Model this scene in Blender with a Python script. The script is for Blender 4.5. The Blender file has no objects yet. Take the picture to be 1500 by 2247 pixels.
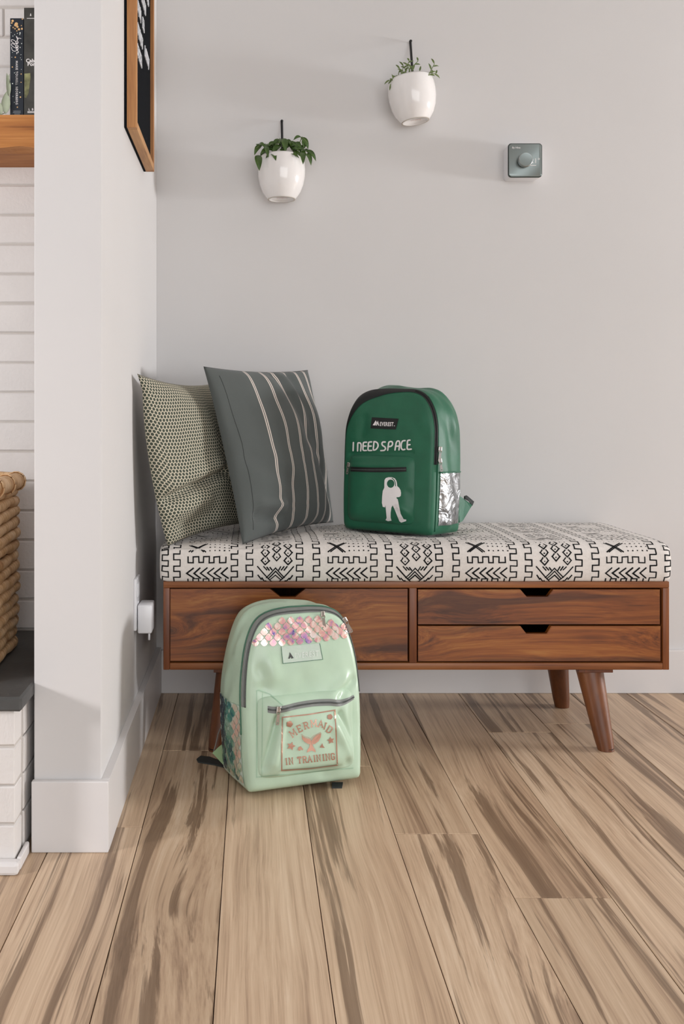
import bpy, bmesh, math, random
from math import sin, cos, pi, radians, sqrt, exp
from mathutils import Vector, Matrix, noise
from mathutils.geometry import tessellate_polygon

S = bpy.context.scene
C = S.collection
random.seed(7)
# ------------------------------------------------------------------ camera, light, exposure
IW, IH, FPX, VX, VY, CAMH = 1500, 2247, 2100.0, 553.0, 919.0, 0.755
cd = bpy.data.cameras.new('camera')
cam = bpy.data.objects.new('camera', cd); C.objects.link(cam); S.camera = cam
cam.location = (0, 0, CAMH); cam.rotation_euler = (pi/2, 0, 0)
cd.sensor_fit = 'VERTICAL'; cd.sensor_height = 36; cd.sensor_width = 24
cd.lens = FPX/IH*36
cd.shift_x = (IW/2-VX)/IH; cd.shift_y = -(IH/2-VY)/IH
cd.clip_start = 0.02

w = bpy.data.worlds.new('sky_light'); S.world = w; w.use_nodes = True
w.node_tree.nodes['Background'].inputs[0].default_value = (0.93, 0.96, 1.0, 1)
w.node_tree.nodes['Background'].inputs[1].default_value = 0.36

def area(name, loc, target, sx, sy, power, col=(1, 1, 1), spread=180):
    l = bpy.data.lights.new(name, 'AREA'); l.shape = 'RECTANGLE'
    l.size = sx; l.size_y = sy; l.energy = power; l.color = col; l.spread = radians(spread)
    o = bpy.data.objects.new(name, l); C.objects.link(o); o.location = loc
    o.rotation_euler = (Vector(target)-Vector(loc)).to_track_quat('-Z', 'Z').to_euler()
    return o
for yy in (1.72, 2.24):
    area('right_window_light', (4.72, yy, 0.95), (0, yy+.1, 0.7), 0.42, 1.6, 76, (0.99, 0.99, 1.0))
area('left_window_light', (-2.3, 0.45, 1.03), (0, 1.9, 0.5), 0.25, 0.42, 24, (1.0, 0.955, 0.955))
area('rear_fill_light', (0.9, -2.6, 1.25), (0.4, 2.3, 0.2), 3.4, 2.2, 61, (0.975, 0.985, 1.0))  # added front fill from behind the camera, no window stands there

vs = S.view_settings
S.display_settings.display_device = 'sRGB'
vs.view_transform = 'Standard'; vs.look = 'None'; vs.exposure = 0.40; vs.gamma = 1.0; vs.use_curve_mapping = False
S.cycles.use_denoising = True
S.cycles.max_bounces = 8

# ------------------------------------------------------------------ helpers
def at(px, py, Y):                       # photo pixel + distance -> world point
    return Vector(((px-VX)*Y/FPX, Y, CAMH-(py-VY)*Y/FPX))

def lin(h):
    if isinstance(h, str):
        c = [int(h[i:i+2], 16)/255 for i in (0, 2, 4)]
        return tuple(x/12.92 if x <= .04045 else ((x+.055)/1.055)**2.4 for x in c)
    return tuple(h)

class NT:
    def __init__(s, name):
        s.m = bpy.data.materials.new(name); s.m.use_nodes = True
        s.n = s.m.node_tree.nodes; s.l = s.m.node_tree.links
        s.b = s.n['Principled BSDF']
    def node(s, t, **kw):
        n = s.n.new(t)
        for k, v in kw.items():
            if k.startswith('i_'):
                key = k[2:]
                key = int(key) if key.isdigit() else key.replace('_', ' ')
                n.inputs[key].default_value = v
            else: setattr(n, k, v)
        return n
    def link(s, a, b): s.l.new(a, b)
    def math(s, op, a, b=0.0, c=None):
        n = s.node('ShaderNodeMath', operation=op)
        for i, v in enumerate((a, b) if c is None else (a, b, c)):
            if hasattr(v, 'links') or hasattr(v, 'is_linked'): s.link(v, n.inputs[i])
            else: n.inputs[i].default_value = v
        return n.outputs[0]
    def ramp(s, fac, stops, interp='LINEAR'):
        n = s.node('ShaderNodeValToRGB'); n.color_ramp.interpolation = interp
        e = n.color_ramp.elements
        while len(e) < len(stops): e.new(0.5)
        for el, (p, c) in zip(e, stops):
            el.position = p; c = lin(c); el.color = (c[0], c[1], c[2], 1)
        s.link(fac, n.inputs[0]); return n.outputs[0]
    def mix(s, fac, a, b, mode='MIX'):
        n = s.node('ShaderNodeMix', data_type='RGBA', blend_type=mode)
        if hasattr(fac, 'is_linked'): s.link(fac, n.inputs[0])
        else: n.inputs[0].default_value = fac
        for i, v in ((6, a), (7, b)):
            if hasattr(v, 'is_linked'): s.link(v, n.inputs[i])
            else:
                v = lin(v); n.inputs[i].default_value = (v[0], v[1], v[2], 1)
        return n.outputs[2]
    def bump(s, h, strength, dist):
        n = s.node('ShaderNodeBump', i_Strength=strength, i_Distance=dist)
        s.link(h, n.inputs['Height']); s.link(n.outputs[0], s.b.inputs['Normal'])
    def coords(s, scale=(1, 1, 1), kind='Object', rnd=True):
        tc = s.node('ShaderNodeTexCoord'); out = tc.outputs[kind]
        if rnd:
            oi = s.node('ShaderNodeObjectInfo')
            v = s.node('ShaderNodeVectorMath', operation='SCALE'); v.inputs[0].default_value = (37, 53, 71)
            s.link(oi.outputs['Random'], v.inputs['Scale'])
            a = s.node('ShaderNodeVectorMath', operation='ADD'); s.link(out, a.inputs[0]); s.link(v.outputs[0], a.inputs[1]); out = a.outputs[0]
        mp = s.node('ShaderNodeMapping'); mp.inputs['Scale'].default_value = scale; s.link(out, mp.inputs[0])
        return mp.outputs[0]
    def noise(s, vec, scale, detail=4, rough=.5, dist=0.0):
        n = s.node('ShaderNodeTexNoise', i_Scale=scale, i_Detail=detail, i_Roughness=rough, i_Distortion=dist)
        s.link(vec, n.inputs['Vector']); return n.outputs[0]

def plain(name, col, rough=.5, metal=0.0, var=.06, nscale=40, bump=0.0, bscale=300, spec=.5, sheen=0, coat=0):
    t = NT(name); c = lin(col)
    v = t.coords()
    n = t.noise(v, nscale)
    dk = tuple(x*(1-var) for x in c); lt = tuple(min(1, x*(1+var)) for x in c)
    t.link(t.ramp(n, [(.3, dk), (.7, lt)]), t.b.inputs['Base Color'])
    t.b.inputs['Roughness'].default_value = rough; t.b.inputs['Metallic'].default_value = metal
    t.b.inputs['Specular IOR Level'].default_value = spec
    if sheen: t.b.inputs['Sheen Weight'].default_value = sheen
    if coat: t.b.inputs['Coat Weight'].default_value = coat; t.b.inputs['Coat Roughness'].default_value = .08
    if bump: t.bump(t.noise(v, bscale, 3), bump, .001)
    return t.m

def wood(name, stops, axis=0, along=2.2, across=26, rough=.45, dist=1.6, fine=.25, bump=.12, ring=.5, tint=None):
    t = NT(name)
    sc = [across]*3; sc[axis] = along
    v = t.coords(tuple(sc))
    big = t.noise(v, .42, 5, .55, dist)
    sc2 = [across*9]*3; sc2[axis] = along*2.2
    v2 = t.coords(tuple(sc2)); fin = t.noise(v2, 1.0, 3, .6, .3)
    sc3 = [across*.34]*3; sc3[axis] = along*.9
    v3 = t.coords(tuple(sc3)); med = t.noise(v3, .8, 3, .5, .9)
    f = t.math('ADD', t.math('MULTIPLY', big, ring), t.math('MULTIPLY', med, 1-ring))
    f = t.math('ADD', f, t.math('MULTIPLY', t.math('SUBTRACT', fin, .5), fine))
    col = t.ramp(f, stops)
    if tint:
        oi = t.node('ShaderNodeObjectInfo')
        col = t.mix(1.0, col, t.ramp(oi.outputs['Random'], tint), 'MULTIPLY')
    t.link(col, t.b.inputs['Base Color'])
    t.b.inputs['Roughness'].default_value = rough
    t.bump(fin, bump, .0006)
    return t.m

def wood2(name, stops, streak, axis=1, sc=(26, 1.3), warp=(.035, .05), amt=.85, lo=.55, hi=.64, fine=.3, rough=.42, tint=None, knots=0, knot_col='2a170c', bump=.12, line=.3):
    """boards: warped long grain, darker heartwood streaks with sharp edges, fine pores, optional knots"""
    t = NT(name); v = t.coords()
    def S3(a, b): q = [a]*3; q[axis] = b; return tuple(q)
    def scl(vec, q):
        m = t.node('ShaderNodeVectorMath', operation='MULTIPLY'); t.link(vec, m.inputs[0]); m.inputs[1].default_value = q; return m.outputs[0]
    def add(a, b):
        m = t.node('ShaderNodeVectorMath', operation='ADD'); t.link(a, m.inputs[0]); t.link(b, m.inputs[1]); return m.outputs[0]
    def wv(scale, amp):
        n = t.node('ShaderNodeTexNoise', i_Scale=1.0, i_Detail=2.0); t.link(scl(v, scale), n.inputs['Vector'])
        m = t.node('ShaderNodeVectorMath', operation='SUBTRACT'); t.link(n.outputs[1], m.inputs[0]); m.inputs[1].default_value = (.5, .5, .5)
        return scl(m.outputs[0], (amp, amp, amp))
    vw = add(v, wv(S3(5, 1.2), warp[0])); vw = add(vw, wv(S3(22, 4), warp[1]*.10))
    kd = None
    if knots:
        vo = t.node('ShaderNodeTexVoronoi', i_Scale=1.0); t.link(scl(v, S3(knots*1.6, knots*.75)), vo.inputs['Vector'])
        kd = vo.outputs['Distance']
        pull = t.math('MULTIPLY', t.math('EXPONENT', t.math('MULTIPLY', kd, -5.0)), .10 if knots > 2 else .045)
        cv = t.node('ShaderNodeCombineXYZ')
        for i in range(3):
            if i != axis: t.link(pull, cv.inputs[i])
        vw = add(vw, cv.outputs[0])
    band = t.noise(scl(vw, S3(*sc)), 1.0, 5, .62); ln = t.noise(scl(vw, S3(sc[0]*4.5, sc[1]*2)), 1.0, 3, .6)
    fn = t.noise(scl(vw, S3(330, 4.5)), 1.0, 3, .65); big = t.noise(scl(v, S3(6, .9)), 1.0, 2)
    f = t.math('ADD', t.math('MULTIPLY', band, .75-line), t.math('MULTIPLY', ln, line)); f = t.math('ADD', f, t.math('MULTIPLY', big, .25))
    f = t.math('ADD', f, t.math('MULTIPLY', t.math('SUBTRACT', fn, .5), fine))
    col = t.ramp(f, stops)
    sb = t.noise(add(scl(vw, S3(sc[0]*.8, sc[1]*.75)), wv(S3(9, 2), 0.0)), 1.0, 6, .58, .25)
    sb = t.math('ADD', sb, t.math('MULTIPLY', t.math('SUBTRACT', fn, .5), .10))
    mk = t.node('ShaderNodeMapRange', i_1=lo, i_2=hi, i_3=0.0, i_4=amt); t.link(sb, mk.inputs[0])
    col = t.mix(mk.outputs[0], col, t.mix(ln, tuple(x*.62 for x in lin(streak)), tuple(min(1, x*1.35) for x in lin(streak))))
    if knots:
        rg = t.math('MULTIPLY', t.math('SINE', t.math('MULTIPLY', kd, 130.0)), .5)
        km = t.node('ShaderNodeMapRange', i_1=(.13 if knots > 2 else .075), i_2=.015, i_3=0.0, i_4=.8); t.link(t.math('ADD', kd, t.math('MULTIPLY', rg, .022)), km.inputs[0])
        col = t.mix(km.outputs[0], col, knot_col)
    if tint:
        oi = t.node('ShaderNodeObjectInfo'); col = t.mix(1.0, col, t.ramp(oi.outputs['Random'], tint), 'MULTIPLY')
    t.link(col, t.b.inputs['Base Color']); t.b.inputs['Roughness'].default_value = rough
    t.bump(fn, bump, .0006)
    return t.m

def mesh(name, V, F, mat, parent=None, smooth=True, uv=None, kind=None, label=None):
    me = bpy.data.meshes.new(name); me.from_pydata([tuple(v) for v in V], [], F); me.validate(clean_customdata=False)
    if smooth: me.polygons.foreach_set('use_smooth', [True]*len(me.polygons))
    if uv:
        L = me.uv_layers.new(name='UVMap')
        for lp in me.loops: L.data[lp.index].uv = uv[lp.vertex_index]
    for m in (mat if isinstance(mat, (list, tuple)) else [mat]): me.materials.append(m)
    o = bpy.data.objects.new(name, me); C.objects.link(o)
    if parent: o.parent = parent
    if kind: o['kind'] = kind
    if label: o['label'] = label
    return o

class MB:
    def __init__(s): s.V = []; s.F = []
    def add(s, V, F):
        n = len(s.V); s.V += [Vector(v) for v in V]; s.F += [tuple(i+n for i in f) for f in F]; return s
    def box(s, a, b, bev=0.0):
        if bev <= 0:
            V = [(x, y, z) for x in (a[0], b[0]) for y in (a[1], b[1]) for z in (a[2], b[2])]
            return s.add(V, [(0, 1, 3, 2), (4, 6, 7, 5), (0, 4, 5, 1), (2, 3, 7, 6), (0, 2, 6, 4), (1, 5, 7, 3)])
        bm = bmesh.new(); bmesh.ops.create_cube(bm, size=1)
        for v in bm.verts: v.co = Vector([a[i]+(v.co[i]+.5)*(b[i]-a[i]) for i in range(3)])
        bmesh.ops.bevel(bm, geom=bm.edges[:], offset=bev, segments=2, affect='EDGES', profile=.5)
        return s.bm(bm)
    def bm(s, bm):
        bm.verts.index_update()
        s.add([v.co.copy() for v in bm.verts], [tuple(v.index for v in f.verts) for f in bm.faces]); bm.free(); return s
    def tube(s, pts, r, seg=8, cap=True, closed=False, flat=None):
        pts = [Vector(p) for p in pts]; n = len(pts)
        rs = r if isinstance(r, (list, tuple)) else [r]*n
        V = []; up = None
        for i, p in enumerate(pts):
            if closed: d = pts[(i+1) % n]-pts[i-1]
            else: d = pts[min(i+1, n-1)]-pts[max(i-1, 0)]
            d = d.normalized() if d.length > 1e-9 else Vector((0, 0, 1))
            if up is None:
                up = Vector((0, 0, 1)) if abs(d.z) < .9 else Vector((1, 0, 0))
            a = (up-d*up.dot(d)).normalized(); up = a; b = d.cross(a)
            for k in range(seg):
                t = 2*pi*k/seg
                ra, rb = (rs[i], rs[i]) if flat is None else (rs[i]*flat[0], rs[i]*flat[1])
                V.append(p+a*cos(t)*ra+b*sin(t)*rb)
        F = []
        for i in range(n if closed else n-1):
            j = (i+1) % n
            for k in range(seg):
                l = (k+1) % seg
                F.append((i*seg+k, i*seg+l, j*seg+l, j*seg+k))
        if cap and not closed:
            F.append(tuple(range(seg))[::-1]); F.append(tuple((n-1)*seg+k for k in range(seg)))
        return s.add(V, F)
    def lathe(s, prof, seg=40, center=(0, 0, 0), cap=False):
        c = Vector(center); V = []; F = []; n = len(prof)
        for r, z in prof:
            for k in range(seg): V.append(c+Vector((r*cos(2*pi*k/seg), r*sin(2*pi*k/seg), z)))
        for i in range(n-1):
            for k in range(seg):
                l = (k+1) % seg; F.append((i*seg+k, i*seg+l, (i+1)*seg+l, (i+1)*seg+k))
        if cap: F.append(tuple(range(seg))[::-1]); F.append(tuple((n-1)*seg+k for k in range(seg)))
        return s.add(V, F)
    def prism(s, poly, axis_fn, d0, d1):
        n = len(poly); V = [axis_fn(p, d0) for p in poly]+[axis_fn(p, d1) for p in poly]
        F = [tuple(t) for t in tessellate_polygon([[Vector((p[0], p[1], 0)) for p in poly]])]
        F2 = [tuple(reversed([i+n for i in f])) for f in F]
        return s.add(V, F+F2+[(i, (i+1) % n, n+(i+1) % n, n+i) for i in range(n)])
    def ribbon(s, pts, width, mp, step=.008, closed=False, round_=False):
        """flat print line: mitred strip along 2D points, mapped to the surface"""
        P = []
        for p in pts:
            p = Vector((p[0], p[1]))
            if not P or (p-P[-1]).length > 1e-7: P.append(p)
        if len(P) < 2: return s
        h = width/2; n = len(P)
        if not closed:
            e = 0 if round_ else .6*h
            P[0] = P[0]-(P[1]-P[0]).normalized()*e; P[-1] = P[-1]+(P[-1]-P[-2]).normalized()*e
        off = []
        for i in range(n):
            d0 = (P[i]-P[i-1]).normalized() if (i > 0 or closed) else None
            d1 = (P[(i+1) % n]-P[i]).normalized() if (i < n-1 or closed) else None
            d0 = d0 or d1; d1 = d1 or d0
            n0, n1 = Vector((-d0.y, d0.x)), Vector((-d1.y, d1.x)); m = n0+n1
            if m.length < .3: m = n1
            m = m.normalized(); off.append(m*h/max(.45, m.dot(n1)))
        idx = list(range(n))+([0] if closed else []); V = []
        for a, b in zip(idx[:-1], idx[1:]):
            k = max(1, int((P[b]-P[a]).length/step)+1)
            for i in range(k):
                c, o = P[a].lerp(P[b], i/k), off[a].lerp(off[b], i/k); V += [mp(*(c+o)), mp(*(c-o))]
        V += [mp(*(P[idx[-1]]+off[idx[-1]])), mp(*(P[idx[-1]]-off[idx[-1]]))]
        s.add(V, [(2*i, 2*i+1, 2*i+3, 2*i+2) for i in range(len(V)//2-1)])
        if round_:
            for c, d in ((P[0], P[0]-P[1]), (P[-1], P[-1]-P[-2])):
                a0 = math.atan2(d.y, d.x); s.add([mp(c.x+h*cos(a0-pi/2+pi*i/6), c.y+h*sin(a0-pi/2+pi*i/6)) for i in range(7)], [tuple(range(7))])
        return s
    def fill(s, polys, mp, cuts=1):
        """filled print: list of loops (first outer, others holes) -> mapped triangles"""
        loops = [[Vector((p[0], p[1], 0)) for p in L] for L in polys]
        flat = [p for L in loops for p in L]
        bm = bmesh.new(); vs_ = [bm.verts.new(p) for p in flat]
        for t in tessellate_polygon(loops):
            try: bm.faces.new([vs_[i] for i in t])
            except ValueError: pass
        if cuts: bmesh.ops.subdivide_edges(bm, edges=bm.edges[:], cuts=cuts, use_grid_fill=True)
        for v in bm.verts: v.co = Vector(mp(v.co.x, v.co.y))
        return s.bm(bm)
    def build(s, name, mat, parent=None, smooth=False, **kw):
        return mesh(name, s.V, s.F, mat, parent, smooth, **kw)

def smooth_angle(o, a=35):
    me = o.data; bm = bmesh.new(); bm.from_mesh(me)
    bmesh.ops.recalc_face_normals(bm, faces=bm.faces[:])
    for e in bm.edges:
        if len(e.link_faces) == 2 and e.calc_face_angle(0) > radians(a): e.smooth = False
    for f in bm.faces: f.smooth = True
    bm.to_mesh(me); bm.free(); return o

def thing(name, label, cat, loc=(0, 0, 0), group=None, rot=(0, 0, 0)):
    o = bpy.data.objects.new(name, None); C.objects.link(o); o.location = loc; o.rotation_euler = rot
    o['label'] = label; o['category'] = cat
    if group: o['group'] = group
    o.empty_display_size = .05
    return o

def struct(o): o['kind'] = 'structure'; return o

def catmull(P, n, closed=False):
    P = [Vector(p) for p in P]; m = len(P); out = []
    segs = m if closed else m-1
    for i in range(segs):
        p0, p1, p2, p3 = (P[(i-1) % m], P[i], P[(i+1) % m], P[(i+2) % m]) if closed else (P[max(i-1, 0)], P[i], P[i+1], P[min(i+2, m-1)])
        for k in range(n):
            t = k/n
            out.append(.5*((2*p1)+(p2-p0)*t+(2*p0-5*p1+4*p2-p3)*t*t+(3*p1-p0-3*p2+p3)*t**3))
    if not closed: out.append(P[-1])
    return out

def resample(P, n, closed=False):
    Q = P+[P[0]] if closed else P
    L = [0]
    for a, b in zip(Q[:-1], Q[1:]): L.append(L[-1]+(b-a).length)
    out = []; j = 0
    for i in range(n):
        d = L[-1]*i/(n if closed else n-1)
        while j < len(L)-2 and L[j+1] < d: j += 1
        t = (d-L[j])/max(1e-9, L[j+1]-L[j]); out.append(Q[j].lerp(Q[j+1], min(1, t)))
    return out

def font_mesh(mb, text, mp, size=1.0, origin=(0, 0), bold=0.0, shear=0.0, ang=0.0, sx=1.0, align='LEFT', space=1.0, cuts=0, fit=None):
    cu = bpy.data.curves.new('lettering', 'FONT'); cu.body = text; cu.size = 1; cu.offset = bold; cu.shear = shear
    cu.align_x = align; cu.resolution_u = 3; cu.space_character = space
    o = bpy.data.objects.new('lettering', cu); C.objects.link(o)
    bpy.context.view_layer.update()
    me = o.to_mesh()
    V = [(v.co.x*size*sx, v.co.y*size) for v in me.vertices]
    if fit:
        x0, x1, y0, y1 = min(p[0] for p in V), max(p[0] for p in V), min(p[1] for p in V), max(p[1] for p in V)
        V = [((x-x0)/(x1-x0)*fit[0], (y-y0)/(y1-y0)*fit[1]) for x, y in V]
    F = [tuple(p.vertices) for p in me.polygons]
    o.to_mesh_clear(); bpy.data.objects.remove(o); bpy.data.curves.remove(cu)
    ca, sa = cos(ang), sin(ang)
    mb.add([mp(origin[0]+x*ca-y*sa, origin[1]+x*sa+y*ca) for x, y in V], F)

# ------------------------------------------------------------------ materials
M = {}
M['wall'] = plain('wall_paint', 'd2d0cf', .75, var=.012, nscale=3, bump=.05, bscale=220, spec=.25)
M['trim'] = plain('trim_paint', 'd9d6d5', .42, var=.012, nscale=5, spec=.4)
M['brick'] = plain('painted_brick', 'd8d4d1', .7, var=.03, nscale=14, bump=.9, bscale=130, spec=.3)
M['mortar'] = plain('painted_mortar', 'c2bcb6', .85, var=.05, nscale=20, bump=.6, bscale=200, spec=.2)
M['slate'] = plain('dark_slate', '4b4b4a', .6, var=.18, nscale=12, bump=.6, bscale=90, spec=.4)
M['plank'] = wood2('oak_laminate', [(.30, '876f59'), (.40, 'aa9077'), (.49, 'c3a98d'), (.58, 'd1b99d'), (.70, 'dfcbb3')], '69523d', axis=1, sc=(36, .7), warp=(.045, .02), amt=.74, lo=.54, hi=.585, fine=.24, rough=.40,
                   tint=[(0, (.88, .86, .84)), (.5, (1, .98, .96)), (1, (1.06, 1.06, 1.07))], knots=1.15, knot_col='6b5340', line=.30)
M['joint'] = plain('plank_joint', '4a3122', .8)
M['acacia'] = wood2('acacia_face', [(.34, '3d1e0c'), (.42, '643413'), (.50, '85491b'), (.58, '9a5d27'), (.68, 'b17c40')], '3a1b0c', axis=0, sc=(26, 1.6), warp=(.06, .05), amt=.72, lo=.54, hi=.64, fine=.22, rough=.36,
                    tint=[(0, (.74, .69, .66)), (1, (.98, .96, .94))], knots=6)
M['acacia_edge'] = wood('acacia_carcass', [(.30, '4a2410'), (.45, '794520'), (.6, '915a2f'), (.75, 'a4703e')], axis=0, along=3, across=40, rough=.42, fine=.2)
M['acacia_side'] = wood('acacia_upright', [(.30, '3a1c0f'), (.45, '673619'), (.6, '804822'), (.75, '996235')], axis=2, along=4, across=40, rough=.42, fine=.2)
M['leg'] = wood('acacia_leg', [(.30, '3f2111'), (.45, '5f351b'), (.6, '764625'), (.75, '86562f')], axis=2, along=4, across=30, rough=.38, fine=.15)
M['oak'] = wood('oak_frame', [(.30, '8a5a33'), (.45, 'a8713f'), (.6, 'b8834d'), (.75, 'c79762')], axis=2, along=5, across=60, rough=.5, fine=.5)
M['oak_y'] = wood('oak_frame_bottom', [(.30, '9a6c42'), (.45, 'b5834f'), (.6, 'c4935d'), (.75, 'd0a571')], axis=1, along=5, across=60, rough=.5, fine=.5)
M['beam'] = wood('beam_wood', [(.30, '774317'), (.42, 'a3652d'), (.55, 'b97a3c'), (.75, 'cf9a60')], axis=0, along=3, across=30, rough=.6, fine=.35, bump=.6)
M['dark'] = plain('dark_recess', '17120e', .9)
M['white_plastic'] = plain('white_plastic', 'e3e3e6', .35, var=.01)
M['felt'] = plain('black_felt', '14161a', .95, var=.2, nscale=200, bump=.6, bscale=500, spec=.1)
M['letter'] = plain('white_letter_plastic', 'e8eaef', .4, var=.02)
M['ceramic'] = plain('glazed_ceramic', 'ebe8e6', .13, var=.01, spec=.5, coat=.15)
M['bisque'] = plain('unglazed_ring', 'bdb4a8', .8, var=.05)
M['soil'] = plain('soil', '2a2019', .95, var=.3, nscale=120, bump=1)
M['black_strap'] = plain('black_leather', '0e1012', .5, var=.1)
M['leaf'] = plain('green_leaf', '3f5a22', .38, var=.25, nscale=60, spec=.5)
M['leaf_thin'] = plain('sprig_leaf', '63743f', .5, var=.2, nscale=60)
M['sage'] = plain('sage_leaf', 'a3ac94', .6, var=.1, nscale=40)
M['steel'] = plain('brushed_steel', 'aeb0b0', .3, metal=1, var=.06, nscale=90)
M['nickel'] = plain('nickel', 'c9c4bd', .25, metal=1, var=.04)
M['gauge_face'] = plain('grey_metal_face', '848d8b', .32, metal=.55, var=.03, nscale=20)
M['gauge_edge'] = plain('gauge_edge', '3b4341', .3, metal=.5)
M['cloth'] = plain('woven_offwhite', 'dcd6d0', .9, var=.05, nscale=160, bump=.7, bscale=420, spec=.15, sheen=.15)
M['ink'] = plain('black_print', '1b1b1c', .85, var=.15, nscale=200, spec=.1)
M['green'] = plain('green_polyester', '1c5f44', .46, var=.10, nscale=18, bump=.25, bscale=700, spec=.45, sheen=.05)
M['black_tape'] = plain('black_zip_tape', '0f1212', .6, var=.1)
M['white_print'] = plain('white_vinyl_print', 'e9e5e4', .45, var=.01)
M['mint'] = plain('mint_polyester', 'bad2ba', .30, var=.05, nscale=14, bump=.1, bscale=700, spec=.5)
M['mint_dark'] = plain('mint_webbing', '93ae83', .6, var=.08, bump=.5, bscale=500)
M['mint_hem'] = plain('mint_stitching', 'a3c4a9', .5)
M['grey_tape'] = plain('grey_zip_tape', '7f827e', .55, var=.08)
M['zip_teeth'] = plain('zip_teeth', '4a4d4c', .45, var=.2, nscale=400)
M['charcoal_strap'] = plain('charcoal_webbing', '2f3333', .6, var=.1)
M['rose'] = plain('rose_foil', 'c79a86', .32, metal=.55, var=.12, nscale=40)
M['patch'] = plain('satin_patch', 'c3d3c5', .35, var=.02)
M['patch_line'] = plain('patch_edge', '44705a', .5)
M['faint'] = plain('faint_print', 'd6dfd6', .4)
M['cover_navy'] = plain('navy_cover', '141c27', .4, var=.3, nscale=30)
M['cover_moss'] = plain('charcoal_cover', '3b3a35', .45, var=.35, nscale=40)
M['moss'] = plain('moss_photo', '7c7c55', .5, var=.6, nscale=60)
M['pages'] = plain('paper_edge', 'd9d2c2', .9, var=.1, nscale=200)
M['gold'] = plain('gold_dots', 'd6ac76', .45, var=.3, nscale=90)
M['pale_dots'] = plain('pale_dots', 'c9d0cc', .5)
M['grey_print'] = plain('grey_print', '9aa0a4', .5)

def foil(name, stops, rough=.22, metal=.75, nscale=38, coarse=None):
    t = NT(name); v = t.coords(rnd=False)
    n = t.noise(v, nscale, 2, .5, 1.2)
    lw = t.node('ShaderNodeLayerWeight', i_Blend=.4)
    f = t.math('ADD', n, t.math('MULTIPLY', lw.outputs['Facing'], .12))
    t.link(t.ramp(f, stops), t.b.inputs['Base Color'])
    t.b.inputs['Roughness'].default_value = rough; t.b.inputs['Metallic'].default_value = metal
    t.bump(t.noise(v, 120, 2, .5, 1.2), .22, .0015)
    return t.m
M['foil_pink'] = foil('iridescent_pink_foil', [(.30, '66659c'), (.38, 'b98bb8'), (.46, 'dca3ad'), (.54, 'e8b5a8'), (.62, 'f2ddd3'), (.74, 'f6f0ef')], metal=.35, rough=.25)
M['foil_blue'] = foil('iridescent_teal_foil', [(.30, '1b2b47'), (.42, '234f6a'), (.52, '2f7a7c'), (.62, '6fb39b'), (.74, 'd8d6c4'), (.82, 'edcab8')], metal=.45, rough=.25, nscale=14)
M['foil_navy'] = foil('iridescent_navy_foil', [(.30, '17223d'), (.5, '22405e'), (.7, '2c6a78')], metal=.45, rough=.25, nscale=30)
M['foil_pale'] = foil('iridescent_pale_foil', [(.34, '7fae96'), (.45, 'cbcfb4'), (.55, 'e0d6c2'), (.68, 'edc6b4')], metal=.35, rough=.25, nscale=30)
t = NT('silver_glitter_vinyl'); v = t.coords(rnd=False)
t.b.inputs['Metallic'].default_value = .9; t.b.inputs['Roughness'].default_value = .28
t.link(t.ramp(t.noise(v, 60, 3, .6, .6), [(.3, '6c6e70'), (.7, 'c6c8ca')]), t.b.inputs['Base Color'])
t.bump(t.noise(v, 24, 3, .55, .8), .85, .010); M['silver'] = t.m

# pillow fabrics ---------------------------------------------------
t = NT('striped_pillow_cloth'); tc = t.node('ShaderNodeTexCoord'); sp = t.node('ShaderNodeSeparateXYZ'); t.link(tc.outputs['UV'], sp.inputs[0])
u, vv = sp.outputs[0], sp.outputs[1]
acc = None
for s0 in (.30, .445, .575, .695, .81, .92):
    d = t.math('ABSOLUTE', t.math('SUBTRACT', u, s0))
    band = t.math('MULTIPLY', t.math('LESS_THAN', d, .0105), t.math('GREATER_THAN', d, .0030))
    acc = band if acc is None else t.math('ADD', acc, band)
tw = t.node('ShaderNodeTexWave', i_Scale=150.0, i_Distortion=1.0); tw.bands_direction = 'DIAGONAL'; t.link(tc.outputs['UV'], tw.inputs[0])
base = t.mix(t.math('MULTIPLY', tw.outputs['Fac'], .75), '3e4341', '646967')
base = t.mix(t.math('MULTIPLY', t.noise(tc.outputs['UV'], 5, 3), .35), base, '4b4f4d')
t.link(t.mix(acc, base, 'd5c9bf'), t.b.inputs['Base Color']); t.b.inputs['Roughness'].default_value = .9
t.b.inputs['Sheen Weight'].default_value = .12; t.bump(tw.outputs['Fac'], .35, .0006); M['stripe'] = t.m

t = NT('honeycomb_pillow_cloth'); tc = t.node('ShaderNodeTexCoord'); sp = t.node('ShaderNodeSeparateXYZ'); t.link(tc.outputs['UV'], sp.inputs[0])
def hexd(off):
    fx = t.math('SUBTRACT', t.math('FRACT', t.math('MULTIPLY_ADD', sp.outputs[0], 50.0, off)), .5)
    fy = t.math('SUBTRACT', t.math('FRACT', t.math('MULTIPLY_ADD', sp.outputs[1], 28.0, off)), .5)
    ax = t.math('ABSOLUTE', fx); ay = t.math('MULTIPLY', t.math('ABSOLUTE', fy), 1.62)
    return t.math('MAXIMUM', ax, t.math('ADD', t.math('MULTIPLY', ay, .866), t.math('MULTIPLY', ax, .5)))
dd = t.math('MINIMUM', hexd(0.0), hexd(.5))
col = t.ramp(dd, [(.0, '3c4238'), (.345, '454a3f'), (.40, 'c5bda8'), (.6, 'cdc5b1')])
t.link(col, t.b.inputs['Base Color']); t.b.inputs['Roughness'].default_value = .9; t.bump(dd, -.3, .001); M['hex'] = t.m

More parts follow.
